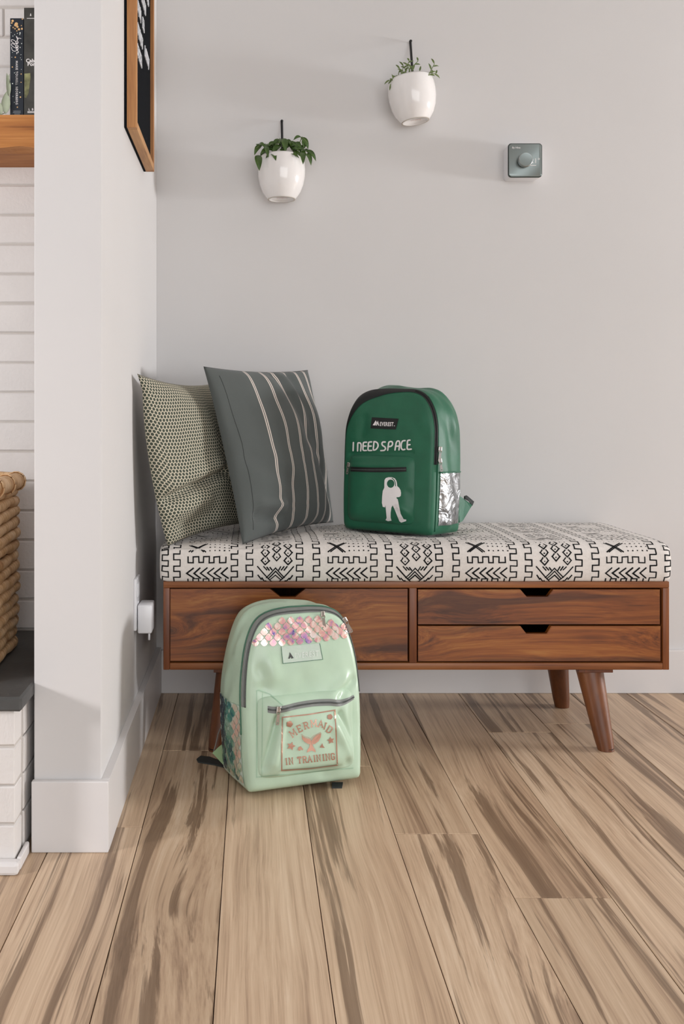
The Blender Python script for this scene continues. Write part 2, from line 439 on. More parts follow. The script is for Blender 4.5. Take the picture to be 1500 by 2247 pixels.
t = NT('banana_leaf_rope'); v = t.coords()
tcu = t.node('ShaderNodeTexCoord'); su = t.node('ShaderNodeSeparateXYZ'); t.link(tcu.outputs['UV'], su.inputs[0])
n1 = t.noise(v, 24, 4, .6); wv = t.math('FRACT', t.math('ADD', su.outputs[0], t.math('MULTIPLY', n1, .9)))
c1 = t.ramp(n1, [(.3, 'a87b50'), (.45, 'cda577'), (.6, 'deba90'), (.75, 'e6cba7')])
c2 = t.mix(t.math('LESS_THAN', wv, .05), c1, '7d5330')
t.link(c2, t.b.inputs['Base Color']); t.b.inputs['Roughness'].default_value = .6
t.bump(t.math('ADD', wv, t.math('MULTIPLY', t.noise(v, 160, 3), .6)), .5, .002); M['rope'] = t.m

# ------------------------------------------------------------------ setting
YB = 2.644          # back wall plane
XL = -0.264         # right face of the wall return
YF = 1.677          # its front end
XLL = -0.382        # its left face / end of hearth
CEIL = 2.6
# planks: rows 0.154 wide, joints where the photo shows them
floor = struct(MB().box((-2.6, -2.9, -.03), (4.8, YB+.01, -.004)).build('floor', M['joint']))
PW = .154; LEN = 1.22
joints = {-3: 1.30, -2: 1.77, -1: 2.177, 0: 1.02, 1: .86, 2: 1.741, 3: 1.509, 4: 2.306, 5: 1.15, 6: 1.93, 7: 1.4}
rnd = random.Random(3)
for k in range(-8, 30):
    x0 = -.049+PW*k; x1 = x0+PW
    j = joints.get(k, rnd.uniform(1.0, 2.2))
    ys = sorted(j+LEN*i for i in range(-4, 2)); ys = [y for y in ys if -1.6 < y < YB-.05]+[YB]
    for a, b in zip(ys[:-1], ys[1:]):
        e = .0007; h = .0011
        cx, cy = (x0+x1)/2, (a+b)/2; hx, hy = (x1-x0)/2-e, (b-a)/2-e
        V = [(sx*hx, sy*hy, -.005) for sx, sy in ((-1, -1), (1, -1), (1, 1), (-1, 1))]+[(sx*hx, sy*hy, -.0009) for sx, sy in ((-1, -1), (1, -1), (1, 1), (-1, 1))]+[(sx*(hx-h), sy*(hy-h), 0) for sx, sy in ((-1, -1), (1, -1), (1, 1), (-1, 1))]
        F = [(8, 9, 10, 11), (3, 2, 1, 0)]
        for r in (0, 4):
            F += [(r+i, r+(i+1) % 4, r+4+(i+1) % 4, r+4+i) for i in range(4)]
        o = mesh('plank', V, F, M['plank'], floor, smooth=False); o.location = (cx, cy, 0)

struct(MB().box((XLL, YB, 0), (4.72, YB+.12, CEIL)).build('wall_back', M['wall']))
struct(MB().box((XLL, YF, 0), (XL, YB, CEIL), .002).build('wall_left', M['wall']))
struct(MB().box((-2.6, -2.9, CEIL), (4.8, YB+.12, CEIL+.1)).build('ceiling', M['wall']))
# right wall with a window opening
wy0, wy1, wz0, wz1 = 1.45, 2.50, .08, 1.85
mb = MB()
mb.box((4.6, -2.9, 0), (4.72, wy0, CEIL)); mb.box((4.6, wy1, 0), (4.72, YB, CEIL))
mb.box((4.6, wy0, 0), (4.72, wy1, wz0)); mb.box((4.6, wy0, wz1), (4.72, wy1, CEIL))
struct(mb.build('wall_right', M['wall']))
mb = MB()
for y in (wy0, (wy0+wy1)/2-.02, wy1-.04): mb.box((4.62, y, wz0), (4.67, y+.04, wz1))
for z in (wz0, wz1-.04): mb.box((4.62, wy0, z), (4.67, wy1, z+.04))
struct(mb.build('window_1', M['trim']))
# baseboards
struct(MB().box((XL+.014, YB-.014, 0), (4.6, YB, .118), .002).build('baseboard_back', M['trim']))
struct(MB().box((XL, YF, 0), (XL+.014, YB, .124), .0005).build('baseboard_left', M['trim']))
struct(MB().box((XLL-.002, YF-.013, 0), (XL+.014, YF, .124), .002).build('baseboard_front', M['trim']))

# fireplace: chimney breast of painted bricks, hearth of painted bricks under a slate slab
HZ = .294
YBR = 2.087
fire = struct(MB().box((-1.9, YBR+.0034, 0), (XLL, YBR+.12, CEIL)).build('wall_fireplace', M['mortar']))
def brick_mesh(lx, ly, lz, seed):
    bm = bmesh.new(); bmesh.ops.create_cube(bm, size=1)
    for v in bm.verts: v.co = Vector((v.co.x*lx, v.co.y*ly, v.co.z*lz))
    bmesh.ops.bevel(bm, geom=bm.edges[:], offset=.0022, segments=1, affect='EDGES')
    for v in bm.verts: v.co += noise.noise_vector(v.co*30+Vector((seed*9.1, 0, 0)))*.0016
    me = bpy.data.meshes.new('brick'); bm.to_mesh(me); bm.free(); me.materials.append(M['brick']); return me
CO = .0646
BL = .205
full = [brick_mesh(BL-.0045, .05, CO-.0042, i) for i in range(5)]
def put(me, loc, parent, rz=0, sx=1):
    o = bpy.data.objects.new('brick', me); C.objects.link(o); o.parent = parent; o.location = loc; o.rotation_euler.z = rz; o.scale.x = sx; return o
for r in range(0, 27):
    z = HZ+.002+CO*(r+.5)
    x = -.541 if r == 20 else -.46 if r % 2 else -.5625
    L = XLL-x-.001
    put(full[r % 5], (x+L/2, YBR+.025, z), fire, 0, (L-.0045)/(BL-.0045))
    n = 0
    while x-BL > -1.35:
        put(full[(r*3+n) % 5], (x-BL/2, YBR+.025+rnd.uniform(-.001, .001), z), fire); x -= BL; n += 1
YH = 1.600
hearth = struct(MB().box((-1.9, YH+.005, 0), (XLL-.017, YBR, HZ-.026)).build('wall_hearth', M['mortar']))
for r in range(4):
    z = .012+CO*(r+.5)
    off = BL/2 if r % 2 else 0
    x = XLL-.013
    L0 = BL-off if off else BL
    for n in range(5):
        L = L0 if n == 0 else BL
        put(full[(r+n) % 5], (x-L/2, YH+.025, z), hearth, 0, (L-.0045)/(BL-.0045)); x -= L
    y = YH+.052
    put(full[(r+2) % 5], (XLL-.013-.025, y+.05, z), hearth, pi/2, .42 if r % 2 else .42)
struct(MB().box((-1.9, YH-.022, 0), (XLL-.004, YH, .022), .006).build('trim_1', M['trim']))
struct(MB().box((XLL-.012, YH-.0, 0), (XLL-.0045, YF-.014, .022), .003).build('trim_2', M['trim']))
bm = bmesh.new(); bmesh.ops.create_cube(bm, size=1)
for v in bm.verts:
    v.co = Vector((-1.14+v.co.x*1.516, (1.585+YBR)/2+v.co.y*(YBR-1.585), HZ-.0125+v.co.z*.025))
bmesh.ops.subdivide_edges(bm, edges=[e for e in bm.edges if abs(e.verts[0].co.x-e.verts[1].co.x) > .5], cuts=60)
bmesh.ops.bevel(bm, geom=[e for e in bm.edges if e.calc_length() > .001 and e.is_manifold and e.calc_face_angle(0) > 1], offset=.004, segments=1, affect='EDGES')
for v in bm.verts:
    if v.co.y < 1.6: v.co += Vector((0, noise.noise(v.co*60)*.002, noise.noise(v.co*50+Vector((9, 0, 0)))*.0012))
mb = MB(); mb.bm(bm); slab = mb.build('hearth_slab', M['slate'])
slab['label'] = 'dark grey slate slab topping the white brick hearth'; slab['category'] = 'hearth slab'

# mantel beam
mz0, mz1 = 1.303, 1.370; 
n = 90; V = []; F = []
for i in range(n+1):
    x = -1.5+(XLL-.002+1.5)*i/n
    j = lambda a: noise.noise(Vector((x*18, a, 3)))*.0035
    V += [(x, 1.936+.001*j(1), mz1), (x, 1.936+j(2)*.3, mz0+.012), (x, 1.940+j(3), mz0+.002+j(4)), (x, 1.98, mz0+j(5)*.8), (x, YBR-.001, mz0), (x, YBR-.001, mz1)]
for i in range(n):
    for k in range(6): F.append((i*6+k, i*6+(k+1) % 6, (i+1)*6+(k+1) % 6, (i+1)*6+k))
F += [tuple(range(6))[::-1], tuple(n*6+k for k in range(6))]
o = mesh('mantel_shelf', V, F, M['beam'], smooth=False); o['label'] = 'thick rustic honey-brown wooden mantel beam on white brick'; o['category'] = 'mantel'

# ------------------------------------------------------------------ books and eucalyptus on the mantel
def book(name, label, x0, x1, y0, h, depth, mat):
    t = thing(name, label, 'book', (x0, y0, mz1+.0003))
    W = x1-x0; c = MB()
    c.box((0, 0, 0), (W, .003, h), .0008); c.box((0, .002, 0), (.0025, depth, h), .0008); c.box((W-.0025, .002, 0), (W, depth, h), .0008)
    c.build('cover', mat, t); MB().box((.003, .004, .003), (W-.003, depth-.004, h-.003)).build('pages', M['pages'], t)
    return t, W, h
YK = 1.955
k = YK/FPX
b1, W, H = book('book', 'slim navy blue book with gold speckles at spine top and script title', at(22, 0, YK).x, at(51.5, 0, YK).x, YK, CAMH-(40-VY)*k-mz1, .105, M['cover_navy'])
SPN = [0]
def SP(x, z): SPN[0] += 1; return Vector((x, -.0004-1e-7*(SPN[0]//9), z))
px1 = lambda cx, cy: (cx/8.64*k-(22*k), CAMH-(cy/8.64-VY)*k-mz1)   # crop px of the spine
g = MB(); pl = MB(); r5 = random.Random(5)
def dot(mb, x, z, r, n=8): mb.fill([[(x+r*cos(2*pi*i/n), z+r*sin(2*pi*i/n)) for i in range(n)]], SP, 0)
for cx, cy, r in ((240, 400, 24), (225, 440, 16), (310, 460, 34), (330, 510, 24), (295, 480, 28), (415, 550, 20), (360, 560, 22), (425, 365, 14), (405, 490, 11), (250, 525, 14), (285, 548, 15), (320, 590, 12), (290, 1090, 13), (235, 1275, 13), (402, 1407, 12), (400, 1565, 11), (388, 1845, 15), (330, 2036, 13)):
    x, z = px1(cx, cy); dot(g, x, z, r/8.64*k)
for cx, cy, r in ((380, 630, 16), (375, 660, 10), (330, 637, 9), (278, 662, 9), (245, 687, 9), (410, 830, 10), (382, 903, 11), (238, 1000, 7), (398, 1040, 8), (388, 1100, 7), (406, 1135, 8), (275, 1385, 9), (238, 1588, 12), (375, 1757, 11), (247, 1832, 8), (272, 1945, 8), (405, 1320, 7), (212, 620, 7), (205, 490, 9), (225, 1090, 7)):
    x, z = px1(cx, cy); dot(pl, x, z, r/8.64*k)
g.build('gold_speckles', M['gold'], b1, kind='stuff'); pl.build('pale_speckles', M['pale_dots'], b1, kind='stuff')
mb = MB()
# script title, running down the spine, as one pen line per letter
def px_line(pts, wd=1.1): mb.ribbon(catmull([Vector(px1(*p)) for p in pts], 5), wd*k, SP, step=.01, round_=True)
px_line([(400, 735), (350, 725), (330, 745), (310, 690), (345, 745), (320, 765), (335, 775)])
for y0 in (775, 850):
    px_line([(345, y0+20), (315, y0+10), (300, y0+40), (330, y0+60), (345, y0+30), (300, y0+60), (250, y0+40), (215, y0+5), (230, y0-20), (290, y0+10), (320, y0+75)])
px_line([(345, 910), (318, 905), (305, 935), (330, 955), (345, 925), (290, 975), (235, 955), (220, 900)])
px_line([(325, 960), (350, 985), (340, 1005), (315, 1000), (320, 1028)])
font_mesh(mb, 'MARIE TOURELL SØDERBERG', SP, size=.0078, origin=(px1(297, 1160)[0], px1(297, 1160)[1]), bold=.012, ang=-pi/2, space=1.25, fit=(825/8.64*k, 44/8.64*k))
mb.build('spine_lettering', M['white_print'], b1)
mb = MB()
for cy, a, b in ((2112, 255, 395), (2140, 250, 395), (2167, 275, 380)):
    for i in range(9):
        xa = a+(b-a)*i/9; p = px1(xa, cy); q = px1(xa+(b-a)/13, cy); mb.ribbon([p, q], .9*k, SP)
mb.build('small_print', M['grey_print'], b1)

b2, W, H = book('book', 'taller charcoal book with white title, partly behind the wall edge', at(52.5, 0, YK).x, at(52.5, 0, YK).x+.046, YK, CAMH-(17-VY)*k-mz1, .125, M['cover_moss'])
px2 = lambda cx, cy: ((cx/8.64-52.5)*k, CAMH-(cy/8.64-VY)*k-mz1)
mb = MB()
font_mesh(mb, 'Cabin', SP, size=.0105, origin=px2(492, 1186), bold=.03)
font_mesh(mb, 'Porn', SP, size=.0105, origin=px2(520, 1252), bold=.03)
mb.build('title_lettering', M['white_print'], b2); mb = MB()
mb.fill([[px2(*p) for p in ((582, 250), (597, 305), (566, 305))]], SP, 0)
for i in range(8): mb.ribbon([px2(512+22*i, 353), px2(526+22*i, 353)], 1.3*k, SP)
font_mesh(mb, 'L', SP, size=.006, origin=px2(540, 2096), bold=.02); font_mesh(mb, 'B', SP, size=.006, origin=px2(602, 2096), bold=.02)
for cy in (2118, 2140):
    for i in range(9): mb.ribbon([px2(525+17*i, cy), px2(536+17*i, cy)], 1.4*k, SP)
mb.build('publisher_print', M['white_print'], b2, kind='stuff')
mb = MB(); mb.fill([[px2(*p) for p in ((462, 1400), (575, 1390), (580, 1480), (560, 1620), (545, 1760), (500, 1860), (466, 1850))]], lambda x, z: Vector((x, -.0003, z)), 1)
mb.build('cover_photo', M['moss'], b2)

def leaf_mesh(name, base, tip, width, up, mat, parent, arch=.15, fold=.25, n=7, tipw=1.0):
    """one leaf blade: pointed oval, arched, folded along the midrib"""
    base, tip = Vector(base), Vector(tip); d = tip-base; L = d.length; u = d.normalized()
    s = u.cross(up).normalized(); nn = s.cross(u).normalized()
    V = []; F = []
    for i in range(n+1):
        q = i/n; wd = width*.5*(sin(pi*q**.8)**.8 if 0 < q < 1 else 0.02)
        c = base+d*q+nn*arch*L*4*q*(1-q)
        V += [c-s*wd+nn*fold*wd, c, c+s*wd+nn*fold*wd]
    for i in range(n): F += [(3*i, 3*i+1, 3*i+4, 3*i+3), (3*i+1, 3*i+2, 3*i+5, 3*i+4)]
    m = len(V); V += [v-nn*.0006 for v in V]
    F += [tuple(m+i for i in reversed(f)) for f in F]
    rim = [3*i for i in range(n+1)]+[3*i+2 for i in range(n, -1, -1)]
    F += [(rim[i], rim[i-1], m+rim[i-1], m+rim[i]) for i in range(len(rim))]
    return mesh(name, V, F, mat, parent, smooth=True)

eu = thing('eucalyptus_sprig', 'pale sage eucalyptus sprig leaning against navy book on mantel', 'plant', (0, 0, 0))
def P(px, py, Y): return at(px, py, Y)
Yk = 1.949
leaf_mesh('leaf', P(12, 250, Yk), P(15, 200, Yk), 20*k, Vector((0, -1, 0)), M['sage'], eu, arch=.03, fold=.1)
leaf_mesh('leaf', P(19, 213, Yk), P(15, 160, Yk-.004), 10*k, Vector((.5, -1, 0)), M['sage'], eu, arch=.1, fold=.3)
leaf_mesh('leaf', P(20, 196, Yk), P(21, 162, Yk-.006), 7*k, Vector((-.6, -1, 0)), M['sage'], eu, arch=.1, fold=.3)
leaf_mesh('leaf', P(4, 251, Yk), P(-10, 216, Yk), 16*k, Vector((0, -1, 0)), M['sage'], eu, arch=.05, fold=.1)
MB().tube([P(-14, 251.4, Yk+.001), P(4, 250.5, Yk+.002), P(14, 246, Yk+.003), P(19, 213, Yk+.003), P(20, 190, Yk+.003)], .0011, 6).build('stem', M['sage'], eu, smooth=True)

# ------------------------------------------------------------------ letter board on the wall return
lb = thing('letter_board', 'black felt letter board in a honey oak frame, hung on the side wall', 'letter board', (XL, 1.973, 1.356))
LW, LH, LD, MW = .357, .50, .026, .016        # length along y, height, depth off the wall, member width
def member(a, b): return MB().box(a, b, .0012)
member((.0055, 0, 0), (LD, MW, LH)).build('frame_member', M['oak'], lb)
member((.0055, LW-MW, 0), (LD, LW, LH)).build('frame_member', M['oak'], lb)
member((.0055, MW, 0), (LD, LW-MW, MW)).build('frame_member', M['oak_y'], lb)
member((.0055, MW, LH-MW), (LD, LW-MW, LH)).build('frame_member', M['oak_y'], lb)
MB().box((0.0005, .0005, .0005), (.0055, LW-.0005, LH-.0005)).build('backing', M['felt'], lb)
mb = MB(); n = 220
V = []; F = []
for i in range(n+1):
    z = MW+(LH-2*MW)*i/n
    V += [(.0175+(.0007 if i % 2 else 0), MW, z), (.0175+(.0007 if i % 2 else 0), LW-MW, z)]
F = [(2*i, 2*i+1, 2*i+3, 2*i+2) for i in range(n)]
mesh('felt_panel', V, F, M['felt'], lb, smooth=False)
# rows of white letters: (y from, y to, height of the base line above the frame bottom)
r8 = random.Random(8)
FX = .0200
def at_felt(px, py):
    kk = (VX-px)/(-(XL+FX)); return FPX/kk, CAMH-(py-VY)/kk
glyphs = ('L', 'I', 'E', 'H', 'T', 'O', 'N', 'A', 'V', 'E', 'R', 'S')
STROKES = {'L': [[(0, 1), (0, 0), (.6, 0)]], 'I': [[(.1, 0), (.1, 1)]], 'E': [[(.6, 1), (0, 1), (0, 0), (.6, 0)], [(0, .5), (.5, .5)]], 'H': [[(0, 0), (0, 1)], [(.6, 0), (.6, 1)], [(0, .5), (.6, .5)]],
    'T': [[(0, 1), (.7, 1)], [(.35, 0), (.35, 1)]], 'O': [[(.15, 0), (0, .2), (0, .8), (.15, 1), (.5, 1), (.65, .8), (.65, .2), (.5, 0), (.15, 0)]], 'N': [[(0, 0), (0, 1), (.6, 0), (.6, 1)]],
    'A': [[(0, 0), (.35, 1), (.7, 0)], [(.15, .4), (.55, .4)]], 'V': [[(0, 1), (.35, 0), (.7, 1)]], 'R': [[(0, 0), (0, 1), (.5, 1), (.6, .75), (.5, .5), (0, .5)], [(.3, .5), (.6, 0)]], 'S': [[(.6, .9), (.4, 1), (.1, 1), (0, .75), (.6, .3), (.5, 0), (.1, 0), (0, .1)]]}
def felt_word(pa, pb, hpx):
    ya, za = at_felt(*pa); yb, zb = at_felt(*pb); zc = (za+zb)/2; hh = .021
    y = ya; i = r8.randrange(12)
    while y < yb-.006:
        g = glyphs[i % 12]; i += 5; m2 = MB()
        mp = lambda u, v: Vector((FX, u, v))
        for st in STROKES[g]:
            m2.ribbon([(y-1.973+p[0]*hh*.72, zc-1.356-hh/2+p[1]*hh) for p in st], .0046, mp)
        base = list(m2.V); nb = len(base)
        m2.V += [v-Vector((.0022, 0, 0)) for v in base]
        quads = list(m2.F); m2.F += [tuple(nb+q for q in reversed(f)) for f in quads]
        for f in quads:
            for q in range(4): m2.F.append((f[q], f[q-1], nb+f[q-1], nb+f[q]))
        m2.build('letter', M['letter'], lb)
        y += max(p[0] for st in STROKES[g] for p in st)*hh*.72+.0085
for a, b in (((303, 14), (310, 34)), ((312, -8), (321, 26)), ((324, -8), (327, 5)), ((314, 52), (318, 62)), ((303, 64), (315, 100)), ((302, 108), (312, 138)), ((319, 114), (328, 140))):
    felt_word(a, b, 20)

# ------------------------------------------------------------------ wall outlet and plugged-in adapter
ol = thing('wall_outlet', 'white outlet cover plate low on the side wall above the baseboard', 'outlet', (XL, 2.132, .282))
MB().box((0, 0, 0), (.006, .073, .115), .0015).build('cover_plate', M['white_plastic'], ol)
for z in (.072, .022):
    MB().box((.006, .022, z-.0), (.0075, .05, z+.03), .0005).build('socket', M['white_plastic'], ol)
MB().lathe([(.0, .0015), (.003, .001), (.0034, 0)], 12).build('screw', M['white_plastic'], ol).matrix_basis = Matrix.Translation((.006, .0365, .0575)) @ Matrix.Rotation(pi/2, 4, 'Y')
ad = thing('power_adapter', 'boxy white power adapter plugged into the outlet beside the bench', 'adapter', (XL+.0076, 2.14, .274))
MB().box((0.0, 0, 0), (.032, .066, .064), .004).build('housing', M['white_plastic'], ad, smooth=True)
smooth_angle(ad.children[0], 50)
MB().tube([(.024, .02, .002), (.024, .02, -.018)], .0024, 8).build('cable_plug', M['white_plastic'], ad, smooth=True)

# ------------------------------------------------------------------ basket on the hearth
bk = thing('woven_basket', 'rectangular basket of thick twisted tan rope on the slate hearth', 'basket', (-.462-.165, 1.972-.17, HZ+.001), rot=(0, 0, radians(2.5)))
def rrect(hx, hy, r, n=10):
    out = []
    for cx, cy, a0 in ((hx-r, hy-r, 0), (-hx+r, hy-r, pi/2), (-hx+r, -hy+r, pi), (hx-r, -hy+r, 3*pi/2)):
        out += [Vector((cx+r*cos(a0+pi/2*i/n), cy+r*sin(a0+pi/2*i/n), 0)) for i in range(n+1)]
    return out
rows = 15; BH = .335
r9 = random.Random(11)
for i in range(rows):
    z = .011+(BH-.03)*i/(rows-1); ins = .006*(1-sin(pi*min(1, .15+.7*i/rows)))+r9.uniform(0, .004)
    base = resample(rrect(.165-ins-.011,   .17-ins-.011, .03), 200, True); ph = r9.uniform(0, 6)
    pts = [p+Vector((0, 0, z+.0020*sin(j*.13+ph)+.0007*sin(j*.31+ph*2))) for j, p in enumerate(base)]
    wob = [.0108+.0006*sin(j*.55+ph)+.0005*sin(j*.23+2*ph) for j in range(len(base))]
    m2 = MB(); m2.tube(pts, wob, 14, closed=True)
    uv = [(j*.40+kk*.04, kk/14) for j in range(200) for kk in range(14)]
    m2.build('strand', M['rope'], bk, smooth=True, uv=uv)
base = resample(rrect(.158, .163, .045), 240, True)
m2 = MB(); m2.tube([p+Vector((0, 0, BH)) for p in base], [.0165+.0006*sin(j*.5) for j in range(240)], 16, closed=True)
m2.build('rim', M['rope'], bk, smooth=True, uv=[(j*.36+kk*.04, kk/16) for j in range(240) for kk in range(16)])
for j in range(0, 240, 20):           # strips that bind the rim
    p = base[j]; q = base[(j+1) % 240]; d = (q-p).normalized(); s = Vector((d.y, -d.x, 0))
    pts = [p+Vector((0, 0, BH))+s*.0178*cos(a)+Vector((0, 0, .0178*sin(a)))+d*.006*sin(a/2) for a in [2*pi*i/14 for i in range(15)]]
    MB().tube(pts, .005, 8, flat=(.3, 1.5)).build('rim_wrap', M['rope'], bk, smooth=True, uv=[(i*.3, 0) for i in range(15) for _ in range(8)])
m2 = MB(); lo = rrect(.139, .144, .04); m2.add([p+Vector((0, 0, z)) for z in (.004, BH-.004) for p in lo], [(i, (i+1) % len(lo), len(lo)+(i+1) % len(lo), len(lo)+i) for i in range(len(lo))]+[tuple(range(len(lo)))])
m2.build('gap_shade_liner', M['dark'], bk)  # dark liner added behind the strands, its colour stands in for shade in the gaps

# ------------------------------------------------------------------ planters on the back wall
YP = YB-.066
def planter(px, pyc, roll, label, hook):
    t = thing('hanging_planter', label, 'planter', at(px, pyc, YP), group=None, rot=(0, roll, 0))
    prof = [(.0, .004), (.030, .004), (.032, 0), (.037, 0), (.039, .003), (.050, .018), (.058, .037), (.0625, .060), (.0635, .078), (.0620, .097), (.0585, .112), (.0565, .116), (.0545, .113), (.0575, .097), (.058, .08)]
    o = MB().lathe(prof, 64).build('pot', M['ceramic'], t, smooth=True)
    MB().lathe([(.0345, -.0002), (.0372, -.0003), (.0376, .0006), (.0345, .001)], 48).build('foot_ring', M['bisque'], t, smooth=True)
    m2 = MB(); mp = lambda x, y: Vector((x, y, .0036))
    for i in range(7): m2.ribbon([(-.012+i*.0042, -.004-.002*(i % 2)), (-.010+i*.0042, .003-.002*(i % 3))], .0011, mp)
    m2.ribbon([(-.011, -.008), (.015, -.008)], .0008, mp)
    m2.build('maker_stamp', M['rose'], t)
    MB().lathe([(0, .100), (.03, .102), (.0585, .098)], 40).build('soil', M['soil'], t, smooth=True)
    return t
p1 = planter(617.5, 438, 0, 'white glazed wall planter with leafy dark green trailing plant', None)
p2 = planter(911, 267, radians(-7), 'white glazed wall planter with thin sprigs, tilted on the wall', None)
def strap(t, ptop, pbot):
    Mi = t.matrix_basis.inverted()
    a, b = Mi @ ptop, Mi @ pbot
    loop = [a+Vector((-.0018, 0, 0)), a.lerp(b, .5)+Vector((-.0012, 0, 0)), b]
    m2 = MB(); m2.tube([a+Vector((0, 0, .004)), a, a.lerp(b, .33), a.lerp(b, .66), b], .0042, 8, flat=(.8, .8)); m2.build('strap', M['black_strap'], t, smooth=True)
    m2 = MB(); m2.tube([a+Vector((0, -.006, .001)), a+Vector((0, .016, .001))], .0022, 8); m2.tube([a+Vector((0, -.0075, .001)), a+Vector((0, -.006, .001))], .004, 8)
    m2.build('hook', M['black_strap'], t, smooth=True)
strap(p1, at(618, 268, YB-.008), at(619.5, 352, YP-.02))
strap(p2, at(900, 93, YB-.008), at(904.5, 158, YP-.01))
# leaves, given by photo pixels of base and tip
def c5(x, y): return 520+x/3.125, 70+y/3.125
Mi = p1.matrix_basis.inverted()
LV = [((140, 845), (152, 952), 17, -.045), ((172, 775), (118, 845), 13, -.02), ((148, 765), (190, 795), 9, -.03), ((195, 785), (212, 862), 11, -.045), ((262, 752), (215, 815), 14, 0), ((305, 780), (238, 850), 15, -.03),
      ((292, 735), (246, 790), 11, .0), ((318, 730), (332, 826), 15, -.035), ((335, 738), (362, 790), 13, -.01), ((362, 748), (386, 812), 13, -.02), ((442, 722), (386, 742), 10, 0), ((436, 722), (487, 805), 13, -.01),
      ((452, 738), (462, 800), 12, .01), ((392, 758), (438, 806), 13, -.02), ((368, 828), (448, 866), 11, -.04), ((345, 838), (425, 866), 10, -.045), ((448, 826), (452, 908), 13, -.05), ((468, 810), (540, 886), 12, -.01),
      ((482, 830), (507, 916), 10, -.02), ((240, 838), (266, 882), 12, -.05), ((240, 850), (196, 866), 9, -.04), ((300, 800), (318, 852), 10, -.02), ((225, 800), (275, 830), 12, .0), ((400, 800), (470, 830), 12, .01), ((160, 800), (128, 770), 9, .0),
      ((270, 770), (300, 740), 10, .02), ((330, 770), (280, 800), 12, .02), ((410, 790), (370, 760), 11, .03), ((200, 820), (160, 880), 10, -.01), ((330, 820), (300, 770), 12, .01), ((390, 825), (350, 770), 12, .015), ((250, 830), (230, 770), 11, .015), ((430, 830), (480, 770), 11, .02)]
for a, b, wd, dy in LV:
    A = Mi @ at(*c5(*a), YP+dy*.8); B = Mi @ at(*c5(*b), YP+dy*1.15-.004)
    leaf_mesh('leaf', A, B, wd*.95*YP/FPX, Vector((0, -.75, .65)), M['leaf'], p1, arch=.2, fold=.35)
rq = random.Random(21)
for i in range(30):
    a_ = rq.uniform(-1, 1); bx_ = 322+a_*120; by_ = 828-40*(1-a_*a_)+rq.uniform(-22, 22); an_ = a_*1.5+rq.uniform(-.9, .9); L_f = rq.uniform(38, 62)
    A = Mi @ at(*c5(bx_, by_), YP+rq.uniform(-.035, .02)); B = Mi @ at(*c5(bx_+L_f*sin(an_), by_-L_f*.55*cos(an_)+rq.uniform(0, 30)), YP+rq.uniform(-.055, .0))
    leaf_mesh('leaf', A, B, rq.uniform(9, 13)*YP/FPX, Vector((rq.uniform(-.4, .4), -.7, .7)), M['leaf'], p1, arch=.22, fold=.35)
for pts in ([(290, 860), (250, 790), (170, 765), (130, 800)], [(330, 860), (335, 780), (320, 730)], [(380, 860), (420, 780), (445, 720), (480, 760)], [(430, 860), (470, 815), (490, 830)], [(270, 860), (262, 800), (290, 740)]):
    MB().tube([Mi @ at(*c5(*p), YP-.01*i) for i, p in enumerate(pts)], .0013, 6).build('stem', M['leaf_thin'], p1, smooth=True)
Mi = p2.matrix_basis.inverted()
SPR = [[(1180, 312), (1110, 330), (1048, 328)], [(1170, 315), (1100, 325), (1058, 350)], [(1190, 310), (1150, 335), (1205, 368)], [(1200, 305), (1130, 320), (1060, 330)], [(1180, 300), (1110, 300), (1115, 255)], [(1190, 290), (1170, 230), (1180, 200)], [(1210, 280), (1195, 250), (1240, 200)], [(1170, 310), (1120, 320), (1200, 365)], [(1220, 290), (1250, 270), (1300, 298)], [(1310, 300), (1330, 260), (1352, 220)], [(1150, 310), (1135, 270), (1140, 235)], [(1310, 300), (1335, 288), (1362, 288)], [(1200, 300), (1160, 280), (1150, 250)]]
r10 = random.Random(4)
for pts in SPR:
    W3 = [Mi @ at(*c5(*p), YP-.045+.012*i) for i, p in enumerate(pts)]
    cur = catmull(W3, 6); MB().tube(cur, .0010, 6).build('stem', M['leaf_thin'], p2, smooth=True)
    for i in range(3, len(cur), 3):
        d = (cur[i]-cur[i-1]).normalized(); sgn = 1 if (i//3) % 2 else -1
        sd = Vector((d.z, 0, -d.x))*sgn
        leaf_mesh('leaf', cur[i], cur[i]+(d*.6+sd*.8+Vector((0, r10.uniform(-.4, .3), .1))).normalized()*r10.uniform(.013, .021), .0048, Vector((0, -1, .4)), M['leaf_thin'], p2, arch=.12, fold=.2, n=5)
MB().lathe([(0, .016), (.006, .015), (.014, .009), (.018, 0)], 16, center=(.022, -.02, .103)).build('pebble', M['bisque'], p2, smooth=True)

# ------------------------------------------------------------------ thermostat
YT = YB-.050
kT = YT/FPX
th = thing('thermostat', 'square grey wall thermostat with a round silver knob on white base', 'thermostat', at(1151.5, 352, YT))
def rsq(h, r): return rrect(h, h, r, 6)
def sq_prism(h0, h1, r, y0, y1, mat, name, bev=.0015):
    rings = [(h0-bev, y0), (h0, y0+bev), (h1, y1)]; m2 = MB(); n = len(rsq(h0, r))
    for h, y in rings: m2.V += [Vector((p.x, y, p.y)) for p in rsq(h, r)]
    for q in range(2): m2.F += [(q*n+i, q*n+(i+1) % n, (q+1)*n+(i+1) % n, (q+1)*n+i) for i in range(n)]
    m2.F += [tuple(range(n))[::-1], tuple(2*n+i for i in range(n))]
    o = m2.build(name, mat, th, smooth=False); return smooth_angle(o, 40)
sq_prism(.0462, .0455, .010, .003, .050, M['white_plastic'], 'base')
sq_prism(.0462, .0462, .009, -.0015, .003, M['gauge_edge'], 'bezel')
sq_prism(.0440, .0440, .0075, -.0025, -.001, M['gauge_face'], 'face_plate', .0005)
